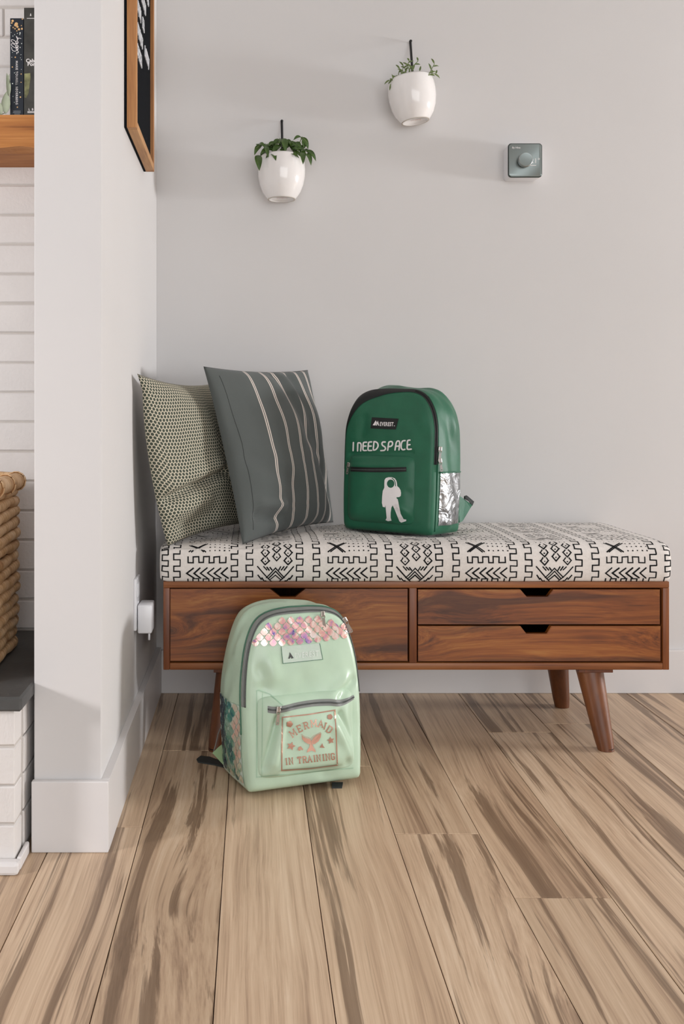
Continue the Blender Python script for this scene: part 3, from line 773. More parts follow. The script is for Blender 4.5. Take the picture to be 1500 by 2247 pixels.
def knob(name, prof, mat):
    o = MB().lathe(prof, 40).build(name, mat, th, smooth=True); smooth_angle(o, 40)
    o.rotation_euler = (pi/2, 0, 0); o.location = (-.0045, -.002, -.0035); return o
knob('knob_neck', [(.0165, 0), (.0165, .002), (.014, .003), (.014, .009)], M['gauge_edge'])
knob('knob', [(0.014, .008), (.0185, .009), (.0190, .012), (.0190, .021), (.0178, .0222)], M['steel'])
knob('knob_cap', [(.0178, .0222), (.0150, .0218), (0, .0218)], M['gauge_face'])
mb = MB(); TP = lambda x, z: Vector((x, -.0029, z))
font_mesh(mb, 'By Hive', TP, size=.0072, origin=(-.036, .0315), bold=.01)
font_mesh(mb, '21°', TP, size=.019, origin=(.0135, -.008), bold=.0)
mb.ribbon([(.014, -.0145), (.0285, -.0145)], .0016, TP)
mb.build('display_lettering', M['white_print'], th)

# ------------------------------------------------------------------ bench
YBF = 2.176
X0, X1, Z0, Z1 = -.202, .948, .184, .385
YBB = 2.605
bn = thing('storage_bench', 'acacia wood storage bench with three drawers on splayed round legs', 'bench', ((X0+X1)/2, 2.39, 0))
off = Vector((-(X0+X1)/2, -2.39, 0))
def bbox(name, a, b, mat, bev=.0015, par=None):
    m2 = MB(); m2.box(Vector(a)+off, Vector(b)+off, bev); return smooth_angle(m2.build(name, mat, par or bn), 40)
bbox('top_panel', (X0, YBF, Z1-.0145), (X1, YBB, Z1), M['acacia_edge'])
bbox('bottom_panel', (X0+.0145, YBF, Z0), (X1-.0145, YBB, Z0+.0155), M['acacia_edge'])
bbox('side_panel', (X0, YBF, Z0), (X0+.0145, YBB, Z1-.0146), M['acacia_side'])
bbox('side_panel', (X1-.0145, YBF, Z0), (X1, YBB, Z1-.0146), M['acacia_side'])
bx = lambda px: (px-VX)*YBF/FPX
bz = lambda py: CAMH-(py-VY)*YBF/FPX
bbox('divider', (bx(897.5), YBF, Z0+.0155), (bx(914), YBB-.02, Z1-.0146), M['acacia_side'])
bbox('back_panel', (X0+.0145, YBB-.012, Z0+.0155), (X1-.0145, YBB-.004, Z1-.0146), M['acacia_side'], 0)
def drawer(x0, x1, z0, z1, notch):
    x0, x1, z0, z1 = x0+.0012, x1-.0012, z0+.0009, z1-.0012
    n0, n1, m0, m1, nz = notch
    poly = [(x0, z0), (x1, z0), (x1, z1), (n1, z1), (m1, nz), (m0, nz), (n0, z1), (x0, z1)]
    m2 = MB(); m2.prism(poly, lambda p, d: Vector((p[0], d, p[1]))+off, YBF+.002, YBF+.018)
    dr = m2.build('drawer', M['acacia'], bn)
    bm = bmesh.new(); bm.from_mesh(dr.data); bmesh.ops.recalc_face_normals(bm, faces=bm.faces[:])
    bmesh.ops.dissolve_limit(bm, angle_limit=.01, verts=bm.verts[:], edges=bm.edges[:])
    es = [e for e in bm.edges if all(abs(v.co.y-(YBF+.002-2.39)) < 1e-5 for v in e.verts)]
    bmesh.ops.bevel(bm, geom=es, offset=.0012, segments=2, affect='EDGES'); bm.to_mesh(dr.data); bm.free()
    m2 = MB(); t2 = .008; a = Vector((x0+.006, YBF+.018, z0+.004))+off; b = Vector((x1-.006, YBB-.03, nz-.012))+off
    m2.box(a, (b.x, b.y, a.z+t2)); m2.box(a, (a.x+t2, b.y, b.z)); m2.box((b.x-t2, a.y, a.z), b); m2.box((a.x, b.y-t2, a.z), b)
    m2.build('drawer_box', M['acacia_side'], dr)
    return dr
drawer(bx(372), bx(895.5), bz(1452), bz(1291.5), (bx(592), bx(670), bx(615), bx(647), bz(1311)))
drawer(bx(916), bx(1449.5), bz(1371.5), bz(1293), (bx(1142), bx(1214), bx(1156), bx(1202), bz(1310)))
drawer(bx(916), bx(1451), bz(1452.5), bz(1373.3), (bx(1142), bx(1210), bx(1155), bx(1200), bz(1391)))
# strip of dark cloth seen in the lower notch
def leg(foot, top, r0=.0195, r1=.031):
    f, t2 = Vector(foot)+off, Vector(top)+off
    m2 = MB(); n = 24; V = []; F = []
    for q in range(9):
        s = q/8; c = f.lerp(t2, s); r = r0+(r1-r0)*s
        if q == 0: r *= .93
        for kk in range(n): V.append(c+Vector((r*cos(2*pi*kk/n), r*sin(2*pi*kk/n), 0)))
    F = [(q*n+i, q*n+(i+1) % n, (q+1)*n+(i+1) % n, (q+1)*n+i) for q in range(8) for i in range(n)]+[tuple(range(n))[::-1], tuple(8*n+i for i in range(n))]
    o = mesh('leg', V, F, M['leg'], bn, smooth=True); smooth_angle(o, 40)
    m2 = MB(); m2.lathe([(r0*.9, 0), (r0*.9, .006)], 24, center=f-Vector((0, 0, .0)), cap=True); 
    m2.build('foot_cap', M['dark'], o, smooth=False)
    m2 = MB(); c = t2; m2.box((c.x-.036, c.y-.036, c.z), (c.x+.042, c.y+.042, Z0-.0003), .001); m2.build('leg_block', M['acacia_side'], o)
zt = Z0-.009
leg((.806, 2.182, .0005), (.782, 2.222, zt)); leg((.812, 2.51, .0005), (.782, 2.47, zt))
leg((-.082, 2.182, .0005), (-.052, 2.222, zt)); leg((-.085, 2.51, .0005), (-.050, 2.47, zt))

# bench cushion with printed cloth -----------------------------------------
prof = catmull([(2.174, .3862), (2.1665, .405), (2.1655, .435), (2.171, .457), (2.185, .4685), (2.21, .4735), (2.30, .4755), (2.45, .4755), (2.57, .475), (2.605, .468), (2.620, .450), (2.622, .42), (2.618, .3862)], 8)
PL = [0]
for a, b in zip(prof[:-1], prof[1:]): PL.append(PL[-1]+(b-a).length)
CX0, CX1 = -.2105, .9535
def prof_at(v):
    v = max(0, min(PL[-1]-1e-6, v)); i = 0
    lo, hi = 0, len(PL)-1
    while hi-lo > 1:
        md = (lo+hi)//2
        if PL[md] <= v: lo = md
        else: hi = md
    t = (v-PL[lo])/(PL[lo+1]-PL[lo]); p = prof[lo].lerp(prof[lo+1], t); d = (prof[lo+1]-prof[lo]).normalized()
    return p, Vector((-d[1], d[0]))
PCY, PCZ = 2.395, .43
def seg_d(u, v, a, b):
    p = Vector((u, v)); a = Vector(a); b = Vector(b); ab = b-a; t2 = max(0, min(1, (p-a).dot(ab)/ab.length_squared)); return (p-a-ab*t2).length, t2
DENTS = [((-.02, 2.20), (.217, 2.60)), ((-.17, 2.18), (.045, 2.575)), ((.30, 2.41), (.43, 2.33)), ((.33, 2.47), (.47, 2.37))]
def cush(x, v, eps=0.0):
    p, nn = prof_at(v)
    e = min(x-CX0, CX1-x); R = .022; sh = 0.0
    if e < R: sh = R-sqrt(max(0, R*R-(R-e)**2))
    wv = .0012*noise.noise(Vector((x*9, v*11, 2)))+.0004*noise.noise(Vector((x*40, v*40, 5)))
    y, z = p[0]+nn[0]*(eps+wv-sh*.8), p[1]+nn[1]*(eps+wv-sh*.8)
    if z > .46:
        for a, b in DENTS:
            q, _ = seg_d(x, y, a, b); z -= .0075*exp(-(q/.05)**2)
    return Vector((x, y, max(z, .3858)))
cu = thing('bench_cushion', 'off-white bench cushion with black geometric line print', 'cushion', (.37, 2.39, .386))
coff = Vector((-.37, -2.39, -.386))
xs = [CX0+.0225*(1-cos(pi/2*i/7)) for i in range(7)]+[CX0+.0225+(CX1-CX0-.045)*i/150 for i in range(151)]+[CX1-.0225*(1-cos(pi/2*i/7)) for i in range(6, -1, -1)]
nv = 110; V = []; F = []
for x in xs:
    for j in range(nv+1): V.append(cush(x, PL[-1]*j/nv)+coff)
for i in range(len(xs)-1):
    for j in range(nv): F.append((i*(nv+1)+j, (i+1)*(nv+1)+j, (i+1)*(nv+1)+j+1, i*(nv+1)+j+1))
m0 = len(V)
F.append(tuple(range(nv+1))); F.append(tuple((len(xs)-1)*(nv+1)+j for j in range(nv, -1, -1)))
F += [(i*(nv+1), i*(nv+1)+nv, (i+1)*(nv+1)+nv, (i+1)*(nv+1)) for i in range(len(xs)-1)]
mesh('cover', V, F, M['cloth'], cu)
pr = MB(); r12 = random.Random(9); LWD = .0029
U = 2.166/FPX                                     # metres per photo pixel on the front face
def cm(x, v): return cush(x, v, .0007)+coff
def line(pts, wd=LWD):
    pts = [(x+r12.uniform(-.0006, .0006), v+r12.uniform(-.0006, .0006)) for x, v in pts]
    if max(p[1] for p in pts) > PL[-1]-.05 or min(p[0] for p in pts) < CX0+.004 or max(p[0] for p in pts) > CX1-.004: return
    if min(p[1] for p in pts) > .10: wd *= .62
    pr.ribbon(pts, wd*r12.uniform(.85, 1.1), cm, step=.006)
def pxx(px): return (px-VX)*U
def meander(px, flip=1):
    v = -.002; a = 0; pts = []
    while v < PL[-1]-.06:
        hv = .0132*r12.uniform(.92, 1.08)
        w0, w1 = (0, 14) if a % 2 == 0 else (14, 0)
        xo = 6*sin(v*9)*0
        seg = [(pxx(px+w0+xo), max(0, v)), (pxx(px+w0+xo), max(0, v+hv)), (pxx(px+w1+xo), max(0, v+hv))]
        line(seg); v += hv; a += 1
def chevrons(px, v0, n=6, w=15, h=.024):
    for i in range(n):
        x = px+i*w; line([(pxx(x+14), v0+h), (pxx(x), v0+h/2), (pxx(x+15), v0)], LWD*1.15)
def battle(px, v0, n=4, w=23, h=.013):
    pts = [(pxx(px), v0+h), (pxx(px), v0)]
    for i in range(n):
        x = px+i*w; pts += [(pxx(x+w*.45), v0), (pxx(x+w*.45), v0+h), (pxx(x+w), v0+h), (pxx(x+w), v0)] if i < n-1 else [(pxx(x+w*.6), v0), (pxx(x+w*.6), v0+h)]
    line(pts)
def dots(px, v0, nx, ny, w=10.5, h=.011):
    for i in range(nx):
        for j in range(ny): line([(pxx(px+i*w), v0+j*h), (pxx(px+i*w+1.2), v0+j*h)], .0028)
def cross(px, v0, w=38, h=.027):
    for d in (0, 5):
        line([(pxx(px+d), v0), (pxx(px+w+d), v0+h)]); line([(pxx(px+d), v0+h), (pxx(px+w-4+d), v0)])
def diamond(px, v0, w=18, h=.016):
    line([(pxx(px-w/2), v0+h*.62), (pxx(px), v0), (pxx(px+w/2), v0+h*.62)]); line([(pxx(px-w*.45), v0+h*.62), (pxx(px-w*.2), v0+h)]); line([(pxx(px+w*.45), v0+h*.62), (pxx(px+w*.2), v0+h)])
    line([(pxx(px-.5), v0+h*.5), (pxx(px+.7), v0+h*.5)], .0026)
def bigx(px, v0, w=80, h=.036):
    line([(pxx(px), v0+h), (pxx(px+w*.42), v0-.004)]); line([(pxx(px+w), v0+h), (pxx(px+w*.58), v0-.004)])
    c = px+w/2
    for i in range(3): line([(pxx(c-12-i*4), v0+.004+i*.003), (pxx(c), v0+.017+i*.008), (pxx(c+12+i*4), v0+.004+i*.003)])
    for i in range(3):
        line([(pxx(px+2+i*8), v0+.016-i*.007), (pxx(px+9+i*8), v0+.005-i*.006)]); line([(pxx(px+w-2-i*8), v0+.016-i*.007), (pxx(px+w-9-i*8), v0+.005-i*.006)])
        line([(pxx(px+14+i*7), v0+.036-i*.001), (pxx(px+21+i*6), v0+.028)]); line([(pxx(px+w-14-i*7), v0+.036), (pxx(px+w-21-i*6), v0+.028)])
PER = 306.0
meander(355)
for kx in range(-1, 4):
    a = 410+PER*kx
    for mx, fl in ((-29, 1), (95, 1), (128, 1), (238, 1)): meander(a+mx+(2 if mx > 0 else 0))
    v = .009; rowi = 0
    battle(a+2, -.006)
    while v < PL[-1]-.1:
        chevrons(a, v); battle(a+3, v+.036); cross(a+4, v+.060, 36, .028); dots(a+50, v+.063, 5, 3)
        v += .098; dots(a+8, v, 8, 2); v += .024; battle(a+3, v); v += .024
    v = 0.0
    while v < PL[-1]-.1:
        bigx(a+154, v)
        for j in range(3):
            for q in range(3 if j % 2 == 0 else 3):
                diamond(a+172+q*25, v+.040+j*.018+(.009 if q % 2 else 0))
        v += .100; dots(a+160, v, 7, 2); v += .026
pr.build('line_print', M['ink'], cu)

# ------------------------------------------------------------------ pillows
def pillow(name, label, BLc, BRc, TRc, TLc, tf, tb, mat, wr, pinch=.035, seed=0, ex=.5, swell=0.0):
    t = thing(name, label, 'pillow', (BLc+BRc+TRc+TLc)/4); o0 = t.location.copy()
    N = ((BRc-BLc).cross(TLc-BLc)).normalized()      # towards the viewer side
    if N.y > 0: N = -N
    n = 70; V = []; uv = []; F = []
    for side in (1, -1):
        for i in range(n+1):
            for j in range(n+1):
                u, v = i/n, j/n; a, b = 2*u-1, 2*v-1
                uu = u-.5+(-a)*pinch*(1-b*b)*.9; vv_ = v-.5+(-b)*pinch*(1-a*a)*.9
                uu += .5; vv_ += .5
                uu -= swell*(1-u)**2*(1-abs(2*v-.8)**2.2 if abs(2*v-.8) < 1 else 0)
                p = BLc*(1-uu)*(1-vv_)+BRc*uu*(1-vv_)+TRc*uu*vv_+TLc*(1-uu)*vv_
                e = max(0, (1-a*a)*(1-b*b))
                th_ = (tf if side > 0 else tb)*e**ex
                p = p+N*side*th_
                if side > 0:
                    q = min(1, e*6); p = p+N*q*wr(u, v)
                elif 0 < e: p = p
                V.append(p-o0); uv.append((u, v))
    m = (n+1)*(n+1)
    for sd in (0, m):                                 # arc-length texture coordinates
        A = [[0.0]*(n+1) for _ in range(n+1)]; B = [[0.0]*(n+1) for _ in range(n+1)]
        for j in range(n+1):
            for i in range(1, n+1): A[i][j] = A[i-1][j]+(V[sd+i*(n+1)+j]-V[sd+(i-1)*(n+1)+j]).length
        for i in range(n+1):
            for j in range(1, n+1): B[i][j] = B[i][j-1]+(V[sd+i*(n+1)+j]-V[sd+i*(n+1)+j-1]).length
        for i in range(n+1):
            for j in range(n+1): uv[sd+i*(n+1)+j] = (A[i][j]/A[n][j], B[i][j]/B[i][n])
    for i in range(n):
        for j in range(n):
            f = (i*(n+1)+j, (i+1)*(n+1)+j, (i+1)*(n+1)+j+1, i*(n+1)+j+1)
            F.append(f); F.append(tuple(m+q for q in reversed(f)))
    o = mesh('cover', V, F, mat, t, uv=uv)
    bm = bmesh.new(); bm.from_mesh(o.data); bmesh.ops.remove_doubles(bm, verts=bm.verts[:], dist=1e-5); bm.to_mesh(o.data); bm.free()
    rim = [(i/n, 0) for i in range(n)]+[(1, j/n) for j in range(n)]+[(1-i/n, 1) for i in range(n)]+[(0, 1-j/n) for j in range(n)]
    pts = []
    for u, v in rim:
        pts.append(V[round(u*n)*(n+1)+round(v*n)]+Vector((0, 0, 0)))
    return t, V, n, pts
def crease(u, v, a, b, wd, amp):
    d, t2 = seg_d(u, v, a, b); return amp*exp(-(d/wd)**2)
def wr_stripe(u, v):
    h = .010*noise.noise(Vector((u*2.2, v*2.6, 4)))+.004*noise.noise(Vector((u*6, v*5, 1)))
    h += crease(u, v, (.10, .13), (.30, .09), .03, -.014)+crease(u, v, (.12, .18), (.33, .14), .03, .010)
    h += crease(u, v, (.55, .98), (.72, .55), .06, -.012)+crease(u, v, (.72, .98), (.80, .45), .05, -.012)+crease(u, v, (.63, .96), (.78, .5), .05, .008)
    h += crease(u, v, (.10, .45), (.45, .25), .06, -.006)+crease(u, v, (.85, .35), (.98, .1), .05, -.012)
    return h
def wr_hex(u, v):
    h = .008*noise.noise(Vector((u*2.4, v*2.8, 9)))+.003*noise.noise(Vector((u*7, v*6, 3)))
    h += crease(u, v, (.0, .27), (.50, .40), .028, -.022)+crease(u, v, (.0, .33), (.45, .46), .05, .010)+crease(u, v, (.12, .08), (.35, .13), .05, -.012)+crease(u, v, (.05, .18), (.3, .24), .04, .010)
    return h
pg, V, n, rim = pillow('throw_pillow', 'olive and cream honeycomb-print pillow leaning in the wall corner', at(378, 1196, 2.19), Vector((.045, 2.575, .474)), Vector((-.085, 2.53, .853)), at(301, 820, 2.095), .062, .028, M['hex'], wr_hex, pinch=.05, swell=.10)
ps, V, n, rim = pillow('throw_pillow', 'charcoal pillow with thin cream double stripes on the bench', at(532, 1195, 2.192), at(731, 1146, 2.592), at(675, 812, 2.612), at(446, 804, 2.262), .060, .022, M['stripe'], wr_stripe, pinch=.025)
# stitched hem line along the left edge of the striped pillow
pts = []
for j in range(4, n-3):
    i = 5; pts.append(V[i*(n+1)+j]+Vector((0, -.0004, 0)))
MB().tube(pts, .0006, 5).build('hem_seam', M['charcoal_strap'], ps, smooth=True)

# ------------------------------------------------------------------ backpacks
class Bag:
    def __init__(s, name, label, loc, rz, lean, W, H, D, half, bulge, taper, gb, seed, back=0.0, gamp=.006):
        s.back, s.gamp = back, gamp
        s.t = thing(name, label, 'backpack', loc, rot=(0, 0, 0))
        s.M = Matrix.Translation(loc) @ Matrix.Rotation(rz, 4, 'Z') @ Matrix.Rotation(lean, 4, 'X')
        s.t.matrix_basis = s.M; s.Mi = s.M.inverted()
        s.W, s.H, s.D, s.bulge, s.taper, s.gb, s.seed = W, H, D, bulge, taper, gb, seed
        pts = [Vector((x*W/2, z*H)) for x, z in half]
        full_ = pts+[Vector((-p.x, p.y)) for p in reversed(pts[1:-1])]
        s.N = 240
        s.out = resample(catmull(full_, 8, True), s.N, True)
        s.c = Vector((0, H*.45)); s.creases = []; s.amp = .004
        s.nrm = []
        for i in range(s.N):
            d = (s.out[(i+1) % s.N]-s.out[i-1]).normalized(); s.nrm.append(Vector((d.y, -d.x)))
        s.ang = sorted((math.atan2(p.y-s.c.y, p.x-s.c.x), (p-s.c).length) for p in s.out)
    def rad(s, x, z):
        p = Vector((x, z))-s.c; r = p.length
        if r < 1e-6: return 0
        a = math.atan2(p.y, p.x); A = s.ang; lo, hi = 0, len(A)-1
        if a <= A[0][0] or a >= A[-1][0]: R = (A[0][1]+A[-1][1])/2
        else:
            while hi-lo > 1:
                m = (lo+hi)//2
                if A[m][0] <= a: lo = m
                else: hi = m
            t = (a-A[lo][0])/(A[hi][0]-A[lo][0]+1e-12); R = A[lo][1]*(1-t)+A[hi][1]*t
        return r/R
    def wr(s, x, z):
        h = s.amp*noise.noise(Vector((x*11+s.seed, z*9, s.seed)))+s.amp*.5*noise.noise(Vector((x*26, z*22+s.seed, 3)))
        for a, b, wd, am in s.creases: h += crease(x, z, a, b, wd, am)
        return h
    def base(s, z):
        q = max(0, z/s.H); return -s.D/2*(1-s.taper*q*q)
    def F(s, x, z, eps=0.0):                       # front surface
        r = min(1.0, s.rad(x, z))
        y = s.base(z)-s.bulge*(1-r**4)+(.010*max(0, (r-.93)/.07)**2)
        return Vector((x, y-(s.wr(x, z)*(1-r**6))-eps, z))
    def G(s, i, d, eps=0.0):                       # gusset at outline index i, depth d
        p, nn = s.out[i % s.N], s.nrm[i % s.N]
        f = s.F(p.x, p.y); yb = s.D/2
        b = s.gb*sin(pi*min(1, d))**.8 if 0 < d < 1 else 0
        fl = min(1, max(0, p.y/.03))               # keep the bottom flat
        w = s.gamp*noise.noise(Vector((p.x*13, p.y*15+s.seed+d*2.2, d*3.2)))*sin(pi*d)**.7
        o = (b+w)*fl+eps
        q = min(1, max(0, p.y/s.H-.45)/.5); sh_ = 1-s.back*d*q*q*(3-2*q)
        return Vector((p.x*sh_+nn.x*o, f.y+(yb-f.y)*d, max(p.y+nn.y*o, 0 if eps == 0 else -.001)))
    def side_index(s, z, sign):                    # outline index at height z on the +x / -x side
        best = min(range(s.N), key=lambda i: abs(s.out[i].y-z)+(0 if s.out[i].x*sign > s.W*.25 else 9)); return best
    def body(s, mat):
        V = []; F = []; N = s.N
        rs = [.04]+[.96*((i+1)/30) for i in range(1, 30)]+[.975, .99, 1.0]
        for r in rs:
            for i in range(N):
                p = s.c+(s.out[i]-s.c)*r; V.append(s.F(p.x, p.y))
        ds = [.03, .07, .12]+[.12+.76*i/14 for i in range(1, 15)]+[.93, .97, 1.0]
        for d in ds:
            for i in range(N): V.append(s.G(i, d))
        for r in (.97, .9, .7, .4, .05):
            for i in range(N):
                p = s.c+(s.out[i]-s.c)*r; q = min(1, max(0, p.y/s.H-.45)/.5); V.append(Vector((p.x*(1-s.back*q*q*(3-2*q)), s.D/2+.006*(1-r), p.y)))
        R = len(V)//N
        for q in range(R-1):
            for i in range(N):
                j = (i+1) % N; F.append((q*N+i, q*N+j, (q+1)*N+j, (q+1)*N+i))
        F.append(tuple(range(N))[::-1]); F.append(tuple((R-1)*N+i for i in range(N)))
        return mesh('body', V, F, mat, s.t)
    def loc(s, px, py, surf=None, it=14):          # photo pixel -> point (x, z) on the front surface
        surf = surf or s.F
        o = s.Mi @ Vector((0, 0, CAMH)); d = (s.Mi.to_3x3() @ Vector(((px-VX)/FPX, 1, -(py-VY)/FPX)))
        y = -s.D/2
        for _ in range(it):
            k_ = (y-o.y)/d.y; x, z = o.x+d.x*k_, o.z+d.z*k_
            y = .5*y+.5*surf(x, z).y
        return (x, z)
    def strip_outline(s, i0, i1, fn, mat, name, par=None):   # ribbon along the outline; fn(q, i) -> list of cross points
        mb_ = MB(); idx = list(range(i0, i1+1)); m_ = None
        for a, i in enumerate(idx):
            c_ = fn(a/(len(idx)-1), i); m_ = len(c_); mb_.V += c_
        for a in range(len(idx)-1):
            for k_ in range(m_-1): mb_.F.append((a*m_+k_, a*m_+k_+1, (a+1)*m_+k_+1, (a+1)*m_+k_))
        return mb_.build(name, mat, par or s.t, smooth=True)

def puller(bag, pos, ang, L, mat, par, name='zip_pull', tilt=.25):
    """slider body plus pull tab with a hole; local frame: hangs along -z turned by ang, lying on the surface"""
    m2 = MB(); m2.box((-.0045, -.005, -.006), (.0045, 0, .006), .0015)
    s_ = m2.build(name, mat, par, smooth=False)
    ring = [Vector((.0035*sin(a), -.0045, -.006+.004*cos(a))) for a in [2*pi*i/12 for i in range(12)]]
    t2 = MB(); t2.tube(ring, .0011, 6, closed=True)
    o_ = [(-.0028, -.010), (.0028, -.010), (.0038, -L), (.0028, -L-.004), (-.0028, -L-.004), (-.0038, -L)]
    hole = [(.0016*cos(a), -L+.0005+.0016*sin(a)) for a in [2*pi*i/8 for i in range(8)]]
    t2.fill([o_, hole], lambda x, z: Vector((x, -.0052, z)), 0); t2.fill([o_, hole], lambda x, z: Vector((x, -.0040, z)), 0)
    for a, b in zip(o_, o_[1:]+o_[:1]): t2.add([(a[0], -.0052, a[1]), (b[0], -.0052, b[1]), (b[0], -.0040, b[1]), (a[0], -.0040, a[1])], [(0, 1, 2, 3)])
    tt = t2.build('pull_tab', mat, s_); tt.rotation_euler = (0, 0, 0)
    s_.location = pos; s_.rotation_euler = (0, ang, 0)
    return s_

def superpocket(bag, x0, x1, z0, z1, depth, pw=9):
    cx, cz, hx, hz = (x0+x1)/2, (z0+z1)/2, (x1-x0)/2, (z1-z0)/2
    def rr(x, z): return (abs((x-cx)/hx)**pw+abs((z-cz)/hz)**pw)**(1/pw)
    extra = []
    def surf(x, z, eps=0.0):
        r = rr(x, z); f = bag.F(x, z)
        h = depth*(1-min(1, r)**7)*(.8+.2*(z1-z)/(z1-z0))
        w = 0
        if r < 1:
            e = 1-r**5
            w = e*(.003*noise.noise(Vector((x*16, z*13, 8+bag.seed)))+1.5*sum(crease(x, z, a, b, wd, am) for a, b, wd, am in extra))
        return Vector((x, f.y-h-w-eps, z))
    def build(mat, name='front_pocket'):
        V = []; F = []; N = 160; rs = [.03]+[i/34 for i in range(2, 32)]+[.94, .965, .985, 1.0]
        for r in rs:
            for i in range(N):
                a = 2*pi*i/N; ca, sa = cos(a), sin(a); q = r/(abs(ca)**pw+abs(sa)**pw)**(1/pw)
                x, z = cx+hx*ca*q, cz+hz*sa*q
                p = surf(x, z)
                if r == 1.0: p.y += .002
                V.append(p)
        for q in range(len(rs)-1):
            for i in range(N):
                j = (i+1) % N; F.append((q*N+i, q*N+j, (q+1)*N+j, (q+1)*N+i))
        F.append(tuple(range(N))[::-1])
        return mesh(name, V, F, mat, bag.t)
    return surf, build, extra, rr

# ---- green backpack
half = [(0, 0), (.5, 0), (.88, 0), (.965, .02), (.985, .08), (1.0, .25), (1.0, .45), (1.0, .64), (.985, .75), (.90, .86), (.74, .945), (.52, .985), (.22, .995), (0, .998)]
TH = radians(-39)
fr = Vector((.426, 2.262, .4755))
Wg, Hg, Dg = .258, .352, .138
ctr = fr - Matrix.Rotation(TH, 3, 'Z') @ Vector((Wg/2, -Dg/2, 0))
gb = Bag('backpack', 'dark green backpack with white astronaut print, standing on the bench', ctr, TH, radians(-1.5), Wg, Hg, Dg, half, .010, .18, .010, 2.7, back=.03, gamp=.010)
gb.amp = .0032
L_ = lambda cx, cy: gb.loc(720+cx/4.1667, 830+cy/4.1667)
gb.creases = [(L_(200, 690), L_(760, 680), .006, -.004), (L_(330, 380), L_(300, 520), .012, -.004), (L_(870, 250), L_(870, 420), .012, .003)]
gb.body(M['green'])
# pocket
pA, pB = L_(196, 735), L_(800, 1330)
zA, zB = L_(500, 700)[1], L_(520, 1330)[1]
gs, gbuild, gex, grr = superpocket(gb, pA[0]-.002, L_(795, 1000)[0], zB, zA, .016, 10)
gex += [(L_(640, 1310), L_(800, 1300), .008, -.006), (L_(690, 1180), L_(780, 1240), .010, .005), (L_(760, 1050), L_(800, 1180), .010, -.005), (L_(210, 800), L_(600, 790), .006, .003)]
gbuild(M['green'])
GP = lambda e: (lambda cx, cy: gs(*gb.loc(720+cx/4.1667, 830+cy/4.1667, gs), e))
GFm = lambda e: (lambda cx, cy: gb.F(*L_(cx, cy), e))
# zipper band around the front panel: wide at upper left, thin on the right
N = gb.N
def band(bag, i0, i1, w0, name, mat, e=.0012, outer=.012):
    def fn(q, i):
        p = bag.out[i % bag.N]; x, z = p.x, p.y; rw = w0(q)
        out_ = []
        for r in (1-rw, 1-rw*.66, 1-rw*.33, .992):
            c_ = bag.c+(p-bag.c)*r; out_.append(bag.F(c_.x, c_.y, e))
        out_.append(bag.G(i, outer, .0012)); out_.append(bag.G(i, outer*2.2, .0012))
        return out_
    return bag.strip_outline(i0, i1, fn, mat, name)
iR, iL = gb.side_index(.17, 1), gb.side_index(.15, -1)
band(gb, iR, iL, lambda q: .018+.115*exp(-((q-.66)/.17)**2), 'zipper_band', M['black_tape'])
# pocket zipper
zt_ = catmull([Vector(p) for p in ((205, 831), (400, 838), (560, 837), (716, 832))], 10); mp = GP(.0014); V = []; F = []
for p in zt_:
    for q in (-.5, -.17, .17, .5): V.append(mp(p.x, p.y+42*q))
for i in range(len(zt_)-1):
    for q in range(3): F.append((4*i+q, 4*i+q+1, 4*i+5+q, 4*i+4+q))
pz = mesh('pocket_zipper', V, F, M['black_tape'], gb.t)
mb = MB(); mb.ribbon([(210, 832), (400, 838), (560, 837), (712, 832)], 7, GP(.0022), step=20); mb.build('zipper_teeth', M['zip_teeth'], pz)
x, z = gb.loc(720+190/4.1667, 830+790/4.1667, gs); p = gs(x+.004, z, .001)
puller(gb, p, radians(8), .020, M['nickel'], gb.t, 'zip_pull')
i1 = gb.side_index(.208, 1); p = gb.G(i1, .05, .003); q = puller(gb, p, radians(4), .026, M['nickel'], gb.t); q.rotation_euler = (0, radians(4), radians(50))
i1 = gb.side_index(.180, 1); p = gb.G(i1, .05, .003); q = puller(gb, p, radians(-8), .022, M['nickel'], gb.t); q.rotation_euler = (0, radians(-8), radians(50))
# brand patch
mb = MB(); mb.fill([[(400, 357), (645, 370), (618, 469), (388, 458)]], GFm(.0012), 3); pt = mb.build('brand_patch', M['black_tape'], gb.t)
mb = MB(); mp = GFm(.0017)
mb.fill([[(408, 430), (437, 385), (447, 405), (432, 432)]], mp, 0); mb.fill([[(437, 432), (456, 388), (468, 433), (460, 433), (453, 415), (446, 433)]], mp, 0)
font_mesh(mb, 'EVEREST', lambda x, y: mp(x, 437-(y)+x*0-(x-474)*-.02), origin=(474, 0), bold=.03, shear=.12, space=1.15, fit=(126, 38))
mb.fill([[(602, 432), (611, 432), (611, 438), (602, 438)]], mp, 0)
mb.build('brand_lettering', M['white_print'], pt)
# hand-lettered slogan: strokes in crop pixels
mb = MB(); mp = GFm(.0013)
SL = [[(232, 588), (229, 662)], [(270, 664), (272, 588), (298, 592), (303, 612), (298, 664)], [(352, 585), (322, 585), (318, 662), (350, 660)], [(320, 620), (346, 620)], [(398, 582), (370, 583), (364, 662), (398, 660)], [(366, 621), (394, 620)],
      [(420, 580), (412, 660), (440, 652), (460, 620), (452, 590), (432, 580), (420, 580)], [(522, 583), (498, 582), (490, 600), (500, 618), (520, 626), (527, 645), (515, 660), (482, 662)], [(545, 658), (555, 580), (585, 577), (592, 600), (580, 622), (552, 626)],
      [(612, 656), (622, 590), (634, 572), (652, 575), (655, 600), (648, 655)], [(618, 622), (650, 620)], [(704, 570), (680, 572), (668, 600), (668, 640), (682, 656), (702, 650)], [(748, 566), (726, 568), (722, 652), (760, 648)], [(724, 610), (748, 607)]]
